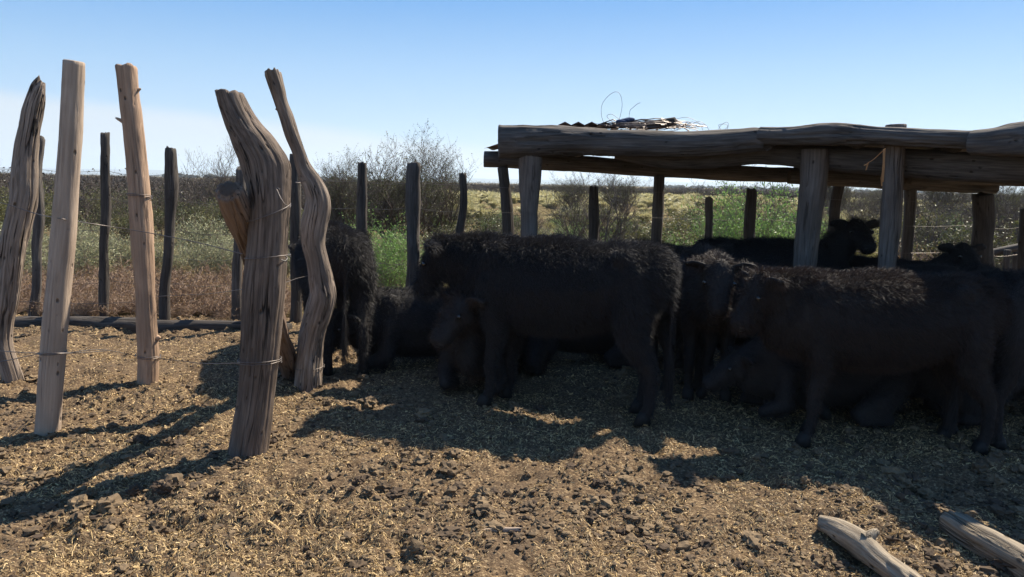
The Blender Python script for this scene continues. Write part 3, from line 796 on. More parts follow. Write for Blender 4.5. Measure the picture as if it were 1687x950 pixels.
a_, b_ = D(1068, 206, 6.8), D(1112, 200, 6.7)
me = log_mesh('short_log', [a_ - a_, (b_ - a_) * .5, b_ - a_], [.035, .037, .038], M['wood_dark'], seg=18, step=.03, seed=140)
tag(obj('short_log', me, None, a_), 'short dark round log lying among the wire on the shed roof', 'log')
acc = Acc()
for k in range(3):
    V, F = IV2 * np.array([.045, .03, .018]) * (1 + .25 * rng.random((len(IV2), 1))), IF2
    acc.add(V + np.array([k * .035, .01 * k, .01 * k]), F)
M['rag'] = simple('rag', (0.035, 0.06, 0.13), .9, col2=(.02, .035, .08), sc=30)
me = acc.mesh('blue_rag', M['rag'], True)
tag(obj('blue_rag', me, None, D(1024, 200, 6.75)), 'small crumpled dark blue rag caught in the wire on the roof', 'rag')
# bent tin edge beside the coil
acc = Acc()
for k in range(5):
    P = [D(920 + 22 * k + dx, 203 + dy, 6.9) - D(930, 206, 6.9) for dx, dy in ((0, 2), (11, -3), (22, 3))]
    V = [q[:] for q in P] + [(q + Vector((0, .7, .0)))[:] for q in P]
    acc.add(V, [[0, 1, 4, 3], [1, 2, 5, 4]])
o = obj('bent_sheet', acc.mesh('bent_sheet', M['tin'], True), None, D(930, 206, 6.9))
o.modifiers.new('thickness', 'SOLIDIFY').thickness = 0.003
tag(o, 'loose bent scrap of corrugated tin on the shed roof', 'tin sheet')

# ------------------------------------------------------------------ fallen timber in the foreground
def lying(rows, mat, label, seed, name='fallen_log'):
    pts, rad = [], []
    for px, py, w in rows:
        g = G(px, py, 0.05); r_ = w * (CAM_M.inverted() @ g).z * -1 / FPX / 2; g.z = r_ * .75 + gzf(g.x, g.y); pts.append(g); rad.append(r_)
    o0 = Vector(pts[0])
    me = log_mesh(name, [q - o0 for q in pts], rad, mat, seg=36, step=.02, rough=.20, groove=.16, seed=seed, end_cut=.3, jag=.02)
    return tag(obj(name, me, None, o0), label, 'log')
lying([(1352, 854, 28), (1380, 866, 36), (1420, 890, 44), (1455, 917, 38), (1500, 955, 44), (1600, 1035, 50)], M['wood_log'], 'rough tan log lying on the sunlit dung, its knotty end among clods', 151)
_g = G(1432, 884, .08); V_, F_ = stub_np((0, 0, 0), (.75, .1, .6), .024, .05)
fl = bpy.data.objects['fallen_log']; me = mesh_np('branch_stub', V_, F_, M['wood_log'], True); add_attr(me, 'grain', V_); obj('branch_stub', me, fl, _g - Vector(fl.location))
lying([(1570, 858, 46), (1610, 882, 46), (1690, 925, 50), (1820, 1000, 56)], M['wood_log'], 'thick tan log lying half in the shed shadow', 152)
lying([(782, 865, 6), (815, 863, 9), (855, 862, 8)], M['wood_pale'], 'short pale stick lying on the straw in front of the cattle', 153, 'stick')
# ------------------------------------------------------------------ plants
M['twig'] = simple('twig', (0.13, 0.10, 0.075), .9, island=True, col2=(0.22, 0.185, 0.15))
M['twig_dark'] = simple('twig_dark', (0.07, 0.052, 0.042), .9, island=True, col2=(0.12, 0.095, 0.08))
M['twig_red'] = simple('twig_red', (0.17, 0.105, 0.075), .9, island=True, col2=(0.34, 0.25, 0.18))
def leafmat(name, a, b, tr=.33): M[name] = simple(name, a, .5, spec=.25, island=True, col2=b, translucent=tr)
leafmat('leaf_olive', (0.065, 0.072, 0.026), (0.17, 0.165, 0.06))
leafmat('leaf_dark', (0.045, 0.052, 0.022), (0.11, 0.115, 0.042))
leafmat('leaf_brown', (0.045, 0.037, 0.028), (0.095, 0.078, 0.058), .15)
leafmat('leaf_green', (0.13, 0.23, 0.055), (0.22, 0.35, 0.10))
leafmat('leaf_silver', (0.20, 0.21, 0.12), (0.38, 0.37, 0.21))
leafmat('leaf_yellow', (0.25, 0.24, 0.06), (0.40, 0.36, 0.11))
leafmat('leaf_rust', (0.20, 0.11, 0.06), (0.30, 0.21, 0.10))
leafmat('grass_pale', (0.36, 0.33, 0.16), (0.50, 0.45, 0.24))
leafmat('grass_dry', (0.24, 0.18, 0.10), (0.34, 0.27, 0.15))

def shrub_np(seed, h, spread, stems=9, levels=3, kids=5, twig_r=.012, leaves=3000, leaf=.02, upr=.6, curl=.25, clump=.09, start=0.25, lw=.45):
    rr = random.Random(seed); segs = []; tips = []
    def grow(p, d, L, r, lv):
        n = 4 if lv < 2 else 3
        pts = [p]; rad = [r]
        for k in range(n):
            d = (d + Vector((rr.gauss(0, curl), rr.gauss(0, curl), rr.gauss(0, curl * .5) + .10 * upr))).normalized()
            p = p + d * L / n; pts.append(p); rad.append(r * (1 - .62 * (k + 1) / n))
        segs.append((pts, rad))
        if lv >= levels - 1:
            for q in pts[1:]: tips.append((q, d))
        if lv + 1 < levels:
            for k in range(kids + (1 if lv == 0 else 0)):
                t = start + (1 - start) * (k + rr.random()) / (kids + 1); i = min(int(t * n), n - 1); q = pts[i].lerp(pts[i + 1], t * n - i)
                a = rr.uniform(0, 6.283); perp = Vector((math.cos(a), math.sin(a), rr.uniform(-.1, .7))).normalized()
                grow(q, (d * .75 + perp * rr.uniform(.5, .95)).normalized(), L * rr.uniform(.38, .62), max(rad[i] * .55, .0028), lv + 1)
    for s in range(stems):
        a = s / stems * 6.283 + rr.uniform(-.3, .3); o = rr.uniform(.2, 1) * spread
        tgt = Vector((math.cos(a) * o, math.sin(a) * o, h * rr.uniform(.7, 1.0) * (1 - .25 * (o / max(spread, .01)) ** 2)))
        grow(Vector((math.cos(a) * .06, math.sin(a) * .06, -.08)), (tgt.normalized() * .8 + Vector((0, 0, .35))).normalized(), tgt.length * .8, twig_r * rr.uniform(.7, 1.1), 0)
    A = Acc()
    for pts, rad in segs: A.add(*tube_np(pts, rad, 3))
    B = None
    if leaves:
        rg = np.random.default_rng(seed); T = np.array([q[0][:] for q in tips]); k = rg.integers(0, len(T), leaves)
        P = T[k] + rg.normal(0, clump, (leaves, 3)) * [1, 1, .8]
        P[:, 2] = np.maximum(P[:, 2], .01)
        B = leaves_np(P, leaf, rg, lw)
    return A, B
def leaves_np(P, size, rg, lw=.45):
    n = len(P); d = rg.normal(0, 1, (n, 3)) + [0, 0, .4]; d /= np.linalg.norm(d, axis=1)[:, None]
    s = np.cross(d, rg.normal(0, 1, (n, 3))); s /= np.linalg.norm(s, axis=1)[:, None]
    L = (size * (.6 + .8 * rg.random(n)))[:, None]
    V = np.stack([P, P + d * L * .5 + s * L * lw * .5, P + d * L, P + d * L * .5 - s * L * lw * .5], 1).reshape(-1, 3)
    return V, np.arange(n * 4).reshape(n, 4)
PROTO = {}
def proto(key, tmat, lmat, **kw):
    A, B = shrub_np(**kw); a = A.mesh('branches', M[tmat]); b = mesh_np('foliage', B[0], B[1], M[lmat]) if B else None
    PROTO[key] = (a, b)
used_lab = {}
def plant(key, name, x, y, label, group, s=1.0, rz=0.0, sz=1.0, cat='shrub', z=-0.05):
    o = tag(empty(name, (x, y, z), rz), label, cat, group)
    o.scale = (s, s, s * sz)
    a, b = PROTO[key]
    obj('branches', a, o)
    if b: obj('foliage', b, o)
    return o
for k in range(3):
    proto(f'bare{k}', 'twig_dark', 'leaf_olive', seed=200 + k, h=1.9, spread=.95, stems=11, levels=4, kids=4, twig_r=.024, leaves=700, leaf=.03, curl=.2)
    proto(f'olive{k}', 'twig', 'leaf_olive', seed=210 + k, h=1.5, spread=.95, stems=12, levels=3, kids=5, twig_r=.014, leaves=4200, leaf=.055, clump=.07)
    proto(f'dark{k}', 'twig_dark', 'leaf_dark', seed=220 + k, h=1.5, spread=1.0, stems=13, levels=4, kids=4, twig_r=.018, leaves=3200, leaf=.05, clump=.07)
    proto(f'silver{k}', 'twig', 'leaf_silver', seed=230 + k, h=.8, spread=.55, stems=14, levels=3, kids=5, twig_r=.007, leaves=4200, leaf=.034, clump=.04, lw=.35)
    proto(f'green{k}', 'twig', 'leaf_green', seed=240 + k, h=1.15, spread=.65, stems=14, levels=3, kids=6, twig_r=.009, leaves=6000, leaf=.036, clump=.05, lw=.3)
    proto(f'dry{k}', 'twig_red', 'leaf_rust', seed=250 + k, h=.45, spread=.5, stems=16, levels=3, kids=5, twig_r=.005, leaves=900, leaf=.018, curl=.45, clump=.05)
    proto(f'tall{k}', 'twig_dark', 'leaf_dark', seed=260 + k, h=2.9, spread=1.05, stems=12, levels=4, kids=6, twig_r=.04, leaves=12000, leaf=.030, curl=.16, clump=.022, start=.25)
    proto(f'yellow{k}', 'twig', 'leaf_yellow', seed=270 + k, h=.9, spread=.7, stems=10, levels=3, kids=5, twig_r=.008, leaves=5000, leaf=.028, clump=.07)
def tuft_np(seed, n, h, r, w=.012, arch=.5):
    rg = np.random.default_rng(seed); a = rg.random(n) * 6.283; lean = rg.random(n) ** .7
    b = np.stack([np.cos(a) * r * .25 * rg.random(n), np.sin(a) * r * .25 * rg.random(n), np.zeros(n)], -1)
    dirx = np.stack([np.cos(a), np.sin(a), np.zeros(n)], -1); hh = (h * (.65 + .45 * rg.random(n)))[:, None]
    p1 = b + dirx * (r * .5 * lean)[:, None] + [0, 0, 1] * hh * .65; p2 = b + dirx * (r * lean)[:, None] * 1.05 + [0, 0, 1] * hh * (1 - .45 * lean ** 2)[:, None]
    s = np.stack([-np.sin(a), np.cos(a), rg.normal(0, .3, n)], -1) * w * (.6 + .8 * rg.random(n))[:, None]
    V = np.stack([b - s, b + s, p1 + s, p1 - s, p2 + s * .5, p2 - s * .5], 1).reshape(-1, 3); i = np.arange(n) * 6
    return V, np.concatenate([np.stack([i, i + 1, i + 2, i + 3], -1), np.stack([i + 3, i + 2, i + 4, i + 5], -1)])
TUFT = []
for k in range(4):
    V, F = tuft_np(300 + k, 420, .62, .52, .012); TUFT.append(mesh_np('grass_blades', V, F, M['grass_pale']))
rp = random.Random(77)
# --- prominent shrubs, each by its own
def P_(key, name, px, Y, label, s=1.0, sz=1.0, cat='shrub', group=None): return plant(key, name, XY(px, Y), Y, label, group, s, rp.uniform(0, 6.28), sz, cat)
P_('tall0', 'bare_tree', 655, 15.5, 'tall sparse-leaved tree rising highest above the fence, beside the stout stake', 1.0, .84, 'tree')
P_('tall1', 'bare_tree', 575, 16.5, 'sparse tree just beside the silvery twisted post, thinner than its neighbour', .85, .88, 'tree')
P_('tall2', 'bare_tree', 715, 16.5, 'open tree with branches spreading towards the shed roof', .9, .88, 'tree')
P_('bare0', 'bare_tree', 370, 24, 'leafless tree poking above the scrub behind the thick forked post', 1.25, 1.15, 'tree')
P_('bare1', 'bare_shrub', 1000, 13.5, 'bare grey shrub seen under the middle of the shed beam', 1.0, 1.0)
P_('bare2', 'bare_shrub', 950, 14.5, 'bare twiggy shrub behind the rounded fence stake', .95, .95)
P_('bare0', 'bare_shrub', 1290, 15, 'dark leafless shrub behind the stout front shed post', 1.0, 1.0)
P_('bare2', 'bare_shrub', 1215, 17, 'leafless shrub above the bright green bush', 1.1, 1.0)
P_('bare1', 'bare_shrub', 1535, 14.5, 'dark bare shrub forking low between shed post and stout stake', .95, .85)
P_('bare0', 'bare_shrub', 1592, 15, 'dark bare shrub right beside the stout fence stake', .9, .85)
P_('bare2', 'bare_shrub', 1670, 16, 'bare grey shrub past the shed corner', 1.1, .9)
P_('bare1', 'bare_shrub', 865, 13.5, 'bare twiggy shrub behind the first shed post', .8, .75)
P_('bare0', 'bare_shrub', 1110, 12.5, 'low grey brown twiggy shrub beside the bright green bush', .75, .5)
P_('bare2', 'bare_shrub', 1060, 12.2, 'low grey twiggy shrub behind the middle shed post', .75, .5)
P_('green0', 'green_bush', 1240, 11.2, 'bright green feathery bush behind the flared stake', 1.2, 1.3, 'bush')
P_('green1', 'green_bush', 1190, 11.0, 'bright green feathery bush between two thin stakes', .95, 1.25, 'bush')
P_('green2', 'green_bush', 1300, 12.0, 'bright green bush partly hidden by the stout front shed post', 1.05, 1.25, 'bush')
P_('green1', 'green_bush', 640, 10.3, 'fresh green bush beside the rump of the cow at the twisted post', 1.05, .90, 'bush')
P_('green2', 'green_bush', 612, 11.3, 'fresh green bush behind the thin stake', 1.0, .95, 'bush')
P_('green0', 'green_bush', 668, 9.9, 'low fresh green bush at the foot of the stout stake', .85, .8, 'bush')
P_('green0', 'green_bush', 1450, 10.2, 'green bush showing below the head of the cow deep under the shed', .6, .6, 'bush')
P_('green1', 'green_bush', 1655, 10.8, 'green bush behind the slanting rail', .8, .6, 'bush')
P_('green2', 'green_bush', 1595, 10.5, 'green bush at the foot of the stout fence stake', .7, .55, 'bush')
P_('green2', 'green_weed', 358, 9.6, 'small bright green weed growing among dry twigs at the fence foot', .4, .55, 'plant')
P_('silver0', 'silver_shrub', 735, 12.5, 'pale silver green shrub between the stout and the knobbly stake', 1.1, .9)
P_('dry0', 'dry_shrub', 690, 14.5, 'rust coloured low shrub beyond the stout stake', 1.6, 1.2)
P_('dry1', 'dry_shrub', 1505, 13, 'rust coloured low shrub beyond the shed', 1.8, 1.1)
P_('dry2', 'dry_shrub', 1560, 12, 'rust coloured low shrub beside the dark bare shrubs', 1.5, .9)
for k in range(14):   # silvery shrubs on the left
    Y = rp.uniform(10.8, 13.6); px = (40, 130, 150, 190, 290, 330, 385, 440, 235, 10, 90, 350, 410, 470)[k]
    plant(f'silver{k % 3}', 'silver_shrub', XY(px, Y), Y, 'pale silver green shrub beyond the near fence posts', 'pale silver green shrubs beyond the near fence posts', rp.uniform(.85, 1.2), rp.uniform(0, 6.28), rp.uniform(.85, 1.1))
for k in range(46):   # dry reddish twigs by the fence
    Y = rp.uniform(8.9, 10.8); px = rp.uniform(-40, 500)
    plant(f'dry{k % 3}', 'dry_shrub', XY(px, Y), Y, 'low reddish dry twiggy shrub along the fence foot', 'low reddish dry shrubs along the fence foot', rp.uniform(.8, 1.25), rp.uniform(0, 6.28), rp.uniform(.7, 1.1))
for k in range(36):   # a ragged hem of dry twigs right at the fence logs
    Y = rp.uniform(8.42, 9.3); px = rp.uniform(-30, 500)
    plant(f'dry{k % 3}', 'dry_shrub', XY(px, Y), Y, 'low reddish dry twiggy shrub along the fence foot', 'low reddish dry shrubs along the fence foot', rp.uniform(.55, .9), rp.uniform(0, 6.28), rp.uniform(.6, 1.0), z=0.0)
for k in range(26):   # mid distance olive scrub on the left
    Y = rp.uniform(13.5, 27); px = -60 + 620 * (k + rp.random()) / 26
    key = rp.choice(['olive', 'dark', 'olive', 'yellow', 'bare'])
    plant(f'{key}{k % 3}', 'olive_shrub', XY(px, Y), Y, 'dense olive green shrub in the scrub beyond the near posts', 'olive green shrubs in the scrub beyond the near posts', rp.uniform(.7, .95) * (1.0 if Y < 20 else 1.1), rp.uniform(0, 6.28), rp.uniform(.75, .95))
for k in range(56):
    Y = rp.uniform(13.5, 34); px = (690 + 640 * (k + rp.random()) / 56)
    key = rp.choice(['yellow', 'yellow', 'olive', 'dry', 'silver', 'bare', 'dark', 'olive', 'green'])
    plant(f'{key}{k % 3}', 'field_shrub', XY(px, Y), Y, 'low yellowish shrub in the open field', 'low yellowish shrubs in the open field', rp.uniform(.5, .9), rp.uniform(0, 6.28), rp.uniform(.5, .75))
for k in range(40):
    Y = rp.uniform(13, 24); px = (690 + 980 * (k + rp.random()) / 40)
    key = rp.choice(['yellow', 'olive', 'green', 'yellow', 'silver', 'dark'])
    plant(f'{key}{k % 3}', 'field_shrub', XY(px, Y), Y, 'low yellowish shrub in the open field', 'low yellowish shrubs in the open field', rp.uniform(.8, 1.2), rp.uniform(0, 6.28), rp.uniform(.65, .95))
for k in range(14):
    Y = rp.uniform(17, 32); px = (1330 + 420 * (k + rp.random()) / 14)
    plant(f'bare{k % 3}', 'grey_shrub', XY(px, Y), Y, 'leafless grey shrub in the scrub beyond the shed', 'leafless grey shrubs in the scrub beyond the shed', rp.uniform(.8, 1.1), rp.uniform(0, 6.28), rp.uniform(.7, .9))
for k in range(16):
    Y = rp.uniform(26, 48); px = rp.choice([rp.uniform(-40, 520), rp.uniform(-40, 520), rp.uniform(1500, 1720), rp.uniform(900, 1500)])
    plant(f"{rp.choice(['bare', 'tall', 'dark'])}{k % 3}", 'scrub_tree', XY(px, Y), Y, 'bushy tree standing a little above the scrub line', 'bushy trees standing a little above the scrub line', rp.uniform(.75, 1.15), rp.uniform(0, 6.28), rp.uniform(.75, 1.0), 'tree')
# pale tussocks of the open field
cnt = 0
for k in range(230):
    Y = 30 * (90 / 30) ** rp.random(); px = rp.uniform(660, 1500)
    if px > 1480 and rp.random() < .5: continue
    o = obj('grass_tussock', TUFT[k % 4], None, (XY(px, Y), Y, -.02)); s = rp.uniform(.7, 1.35)
    o.scale = (s, s, s * rp.uniform(.7, 1.0)); o.rotation_euler = (0, 0, rp.uniform(0, 6.28))
    tag(o, 'pale yellow grass tussock in the open field', 'tussock', 'pale yellow grass tussocks of the open field')
# the far field of tussocks
rg = np.random.default_rng(99); A = Acc()
V0, F0 = tuft_np(400, 70, .6, .55, .045)
for k in range(1500):
    Y = 60 * (150 / 60) ** rg.random(); x = rg.uniform(-.25, .75) * Y * 1.0
    s = rg.uniform(.8, 1.7); A.add(V0 * [s, s, s * .9] + [x, Y, -.02], F0)
tag(obj('far_tussocks', A.mesh('far_tussocks', M['grass_pale'])), 'far field of pale tussock grass', kind='stuff')
# short grass and dry litter outside the fence
n = 60000; Y = 9.4 * (34 / 9.4) ** rg.random(n); X = rg.uniform(-.8, .8, n) * Y
L = rg.uniform(.05, .2, n) * (.6 + .03 * Y); a = rg.random(n) * 6.283; ln = rg.uniform(-.6, .6, (n, 2)) * L[:, None]; wv = .004 * (Y / 10)
b0 = np.stack([X, Y, np.full(n, -.03)], -1); sv = np.stack([np.cos(a), np.sin(a), 0 * a], -1) * wv[:, None]
V = np.stack([b0 - sv, b0 + sv, b0 + np.stack([ln[:, 0], ln[:, 1], L], -1)], 1).reshape(-1, 3)
tag(obj('dry_grass', mesh_np('dry_grass', V, np.arange(n * 3).reshape(n, 3), M['grass_dry'])), 'short dry grass over the scrubland', kind='stuff')
# the belt of far leafless scrub that reads as one dark mass
A = Acc(); rg = np.random.default_rng(123)
sk, lf = shrub_np(500, 2.0, 1.3, stems=9, levels=3, kids=4, twig_r=.05, leaves=260, leaf=.11, curl=.25, clump=.10)
SV = np.concatenate(sk.v); SF = np.concatenate([x for y in sk.f.values() for x in y])
LV, LF = lf
B = Acc()
def belt(n, y0, y1, x0, x1, s0, s1, pw=1.0, twigs=True):
    for k in range(n):
        Y = y0 * (y1 / y0) ** (rg.random() ** pw); x = rg.uniform(x0, x1) * Y; s = rg.uniform(s0, s1); an = rg.random() * 6.28
        Rm = np.array([[math.cos(an), -math.sin(an), 0], [math.sin(an), math.cos(an), 0], [0, 0, 1]]) * s
        if twigs: A.add(SV @ Rm.T + [x, Y, -.1], SF)
        B.add(LV @ Rm.T + [x, Y, -.1], LF)
belt(420, 24, 90, -.85, -.16, .5, .95)
belt(150, 45, 120, .42, .9, .6, .85)
belt(1900, 95, 340, -.85, .9, .62, 1.0, 1.3)
tag(obj('scrub_belt', A.mesh('scrub_belt', M['twig_dark'])), 'belt of far leafless scrub', kind='stuff')
tag(obj('scrub_leaves', B.mesh('scrub_leaves', M['leaf_brown'])), 'sparse leaves of the far scrub', kind='stuff')
# far tree lines
A = Acc()
for k in range(1500):
    Y = 700 * (5200 / 700) ** rg.random(); x = rg.uniform(-.9, .95) * Y
    if vn(np.array([x / 260.]), np.array([Y / 900.]))[0] < .1: continue
    s = rg.uniform(1.3, 2.6) * (1 + Y / 3500)
    for q in range(3):
        A.add(IV1 * (.8 + .4 * rg.random((len(IV1), 1))) * [s * 1.3, s, s * .8] + [x + rg.normal(0, s), Y, s * .55 + rg.normal(0, s * .2)], IF1)
tag(obj('far_trees', A.mesh('far_trees', M['farwood'])), 'far off line of trees on the plain', kind='stuff')

# ------------------------------------------------------------------ the air between here and the hills
import bmesh
bm = bmesh.new(); bmesh.ops.create_cube(bm, size=1.0)
me = bpy.data.meshes.new('haze'); bm.to_mesh(me); bm.free()
hz = obj('haze', me); hz.scale = (26500, 26500, 160); hz.location = (0, 0, 80 - 3)
hm = bpy.data.materials.new('haze_air'); hm.use_nodes = True; nt = hm.node_tree; nt.nodes.clear()
out = nt.nodes.new('ShaderNodeOutputMaterial'); pv = nt.nodes.new('ShaderNodeVolumePrincipled')
pv.inputs['Color'].default_value = (.72, .86, 1.0, 1); pv.inputs['Density'].default_value = 2.2e-4; pv.inputs['Anisotropy'].default_value = .2
nt.links.new(pv.outputs[0], out.inputs['Volume']); me.materials.append(hm)
tag(hz, 'thin blue air haze over the plain', kind='stuff')
# ------------------------------------------------------------------ cattle
def ell(acc, c, r, rot=None):
    V = IV2 * np.array(r)
    if rot is not None: V = V @ np.array(rot.to_3x3()).T
    acc.add(V + np.array(c[:]), IF2)
def chain(acc, pts, step=0.035):
    """pts: (x,y,z, ry, rz) -> swept ellipsoids"""
    for a, b in zip(pts[:-1], pts[1:]):
        a, b = np.array(a, float), np.array(b, float); n = max(1, int(np.linalg.norm((b - a)[:3]) / step))
        for k in range(n + 1):
            q = a + (b - a) * k / n
            rx = min(q[3], q[4])
            ell(acc, q[:3], (rx, q[3], q[4]))
_dg = None
def remesh(me, voxel, smooth_it=6, fac=.5):
    o = bpy.data.objects.new('tmp_form', me); COL.objects.link(o)
    m1 = o.modifiers.new('r', 'REMESH'); m1.mode = 'VOXEL'; m1.voxel_size = voxel
    m2 = o.modifiers.new('s', 'SMOOTH'); m2.iterations = smooth_it; m2.factor = fac
    dg = bpy.context.evaluated_depsgraph_get(); dg.update()
    out = bpy.data.meshes.new_from_object(o.evaluated_get(dg))
    bpy.data.objects.remove(o); return out
def cow_mesh(seed, lying=False, head=(0.88, 0.0, 1.0), hyaw=0.0, hpitch=-45.0, fat=1.0, step_=(0, 0, 0, 0), tail=True, tail_swing=0.0, belly=1.09):
    rr = random.Random(seed); acc = Acc()
    dz = -0.47 if lying else 0.0
    w = fat
    # trunk: barrel, deep chest, hip bones, narrow brisket
    chain(acc, [(-.70, 0, .98 + dz, .13, .17), (-.63, 0, .96 + dz, .20 * w, .235), (-.52, 0, .94 + dz, .245 * w, .265), (-.32, 0, .895 + dz, .265 * w, .29), (-.1, 0, .875 + dz, .285 * w, .305 * belly),
                (.12, 0, .875 + dz, .285 * w, .31 * belly), (.32, 0, .875 + dz, .255 * w, .315), (.47, 0, .885 + dz, .21 * w, .30), (.58, 0, .87 + dz, .16 * w, .245), (.68, 0, .83 + dz, .11, .18)], .04)
    for s in (-1, 1):
        ell(acc, (-.50, s * .17, 1.11 + dz), (.09, .07, .075))        # hook bones
        ell(acc, (-.71, s * .10, 1.06 + dz), (.06, .06, .07))         # pin bones
        ell(acc, (.40, s * .13, 1.02 + dz), (.13, .08, .17))          # shoulder blades
    ell(acc, (.33, 0, 1.15 + dz), (.16, .07, .06))
    hx, hy, hz = head
    ny = math.radians(hyaw); npi = math.radians(hpitch)
    Hd = Vector((math.cos(npi) * math.cos(ny), math.cos(npi) * math.sin(ny), math.sin(npi)))
    poll = Vector((hx, hy, hz + dz * (.85 if lying else 0)))
    nb = Vector((.48, 0, .98 + dz)); mid = nb.lerp(poll, .55) + Vector((0, 0, -.02))
    chain(acc, [(*nb, .17, .24), (*mid, .135, .185), (*(poll - Hd * .02 + Vector((0, 0, -.04))), .105, .13)], .035)
    # head frame
    side = Hd.cross(Vector((0, 0, 1)));
    if side.length < 1e-3: side = Vector((0, 1, 0))
    side.normalize(); up = side.cross(Hd).normalized()
    Mh = Matrix((Hd, -side, up)).transposed()
    def hp(x, y, z): return poll + Mh @ Vector((x, y, z))
    def hell(x, y, z, r): ell(acc, hp(x, y, z), r, Mh)
    HF = .86
    hell(-.02, 0, .045, (.085, .075, .055)); hell(0.02, 0, 0, (.12, .115, .095)); hell(.09, 0, 0, (.12, .108, .085))
    for k in range(9):
        u = k / 8; hell((.12 + .22 * u) * HF, 0, -.005 - .012 * u, (.07, .098 - .018 * u, .086 - .014 * u))
    hell(.33 * HF, 0, -.02, (.06, .085, .068)); hell(.365 * HF, 0, -.022, (.034, .068, .052))
    for k in range(6):
        u = k / 5; hell((.05 + .27 * u) * HF, 0, -.085 + .02 * u, (.06, .072 - .012 * u, .056 - .012 * u))
    for s in (-1, 1): hell(.10, s * .085, .035, (.04, .025, .03)); hell(.04, s * .075, -.06, (.07, .04, .06))
    for s in (-1, 1):   # ears
        for k in range(7):
            u = k / 6; hell(-.03 - .02 * u, s * (.09 + .15 * u), .025 + .015 * math.sin(u * 2.5), (.020, .03, .028 + .040 * math.sin(.3 + u * 2.5)))
    feet = []
    if not lying:
        a, b, c, d = step_
        for s, st in ((1, a), (-1, b)):
            y = s * .15
            chain(acc, [(.43, y, .84, .10, .16), (.40, y * 1.05, .66, .085, .11), (.37 + st * .3, y, .54, .068, .07), (.40 + st * .7, y, .35, .05, .05), (.40 + st * .7, y, .30, .052, .052), (.395 + st * .9, y, .22, .036, .036), (.40 + st, y, .12, .036, .036), (.42 + st, y, .075, .042, .04)], .025)
            feet.append((.435 + st, y, s))
        for s, st in ((1, c), (-1, d)):
            y = s * .14
            chain(acc, [(-.58, y, .95, .12, .18), (-.57, y * 1.1, .78, .13, .17), (-.57 + st * .2, y * 1.15, .62, .10, .135), (-.62 + st * .5, y * 1.1, .49, .070, .092), (-.68 + st * .8, y, .40, .056, .070), (-.70 + st * .9, y, .33, .049, .050), (-.695 + st, y, .20, .043, .043), (-.69 + st, y, .12, .043, .043), (-.675 + st, y, .075, .047, .045)], .025)
            feet.append((-.66 + st, y, s))
    else:
        for s in (-1, 1):
            chain(acc, [(.42, s * .18, .38, .1, .14), (.46, s * .24, .16, .08, .08), (.62, s * .20, .09, .052, .05), (.46, s * .17, .06, .045, .04)], .03)
            chain(acc, [(-.50, s * .20, .38, .14, .17), (-.30, s * .32, .20, .12, .12), (-.12, s * .34, .11, .075, .075), (-.34, s * .38, .07, .05, .05), (-.12, s * .38, .06, .045, .04)], .03)
    if tail:
        tp = [(-.74, 0, 1.15 + dz, .03, .035), (-.80, .01, 1.08 + dz, .028, .03)]
        if lying: tp += [(-.90, .03, .35, .022, .022), (-.92, .10, .12, .02, .02), (-.9, .25, .05, .03, .025)]
        else: tp += [(-.82, tail_swing * .3, .88, .022, .024), (-.82, tail_swing * .7, .60, .019, .019), (-.82, tail_swing, .42, .022, .022), (-.815, tail_swing * 1.05, .27, .026, .05), (-.815, tail_swing * 1.08, .17, .012, .03)]
        chain(acc, tp, .016)
    me = remesh(acc.mesh('form', None), .0165, 5, .5)
    return me, hp, Mh, feet
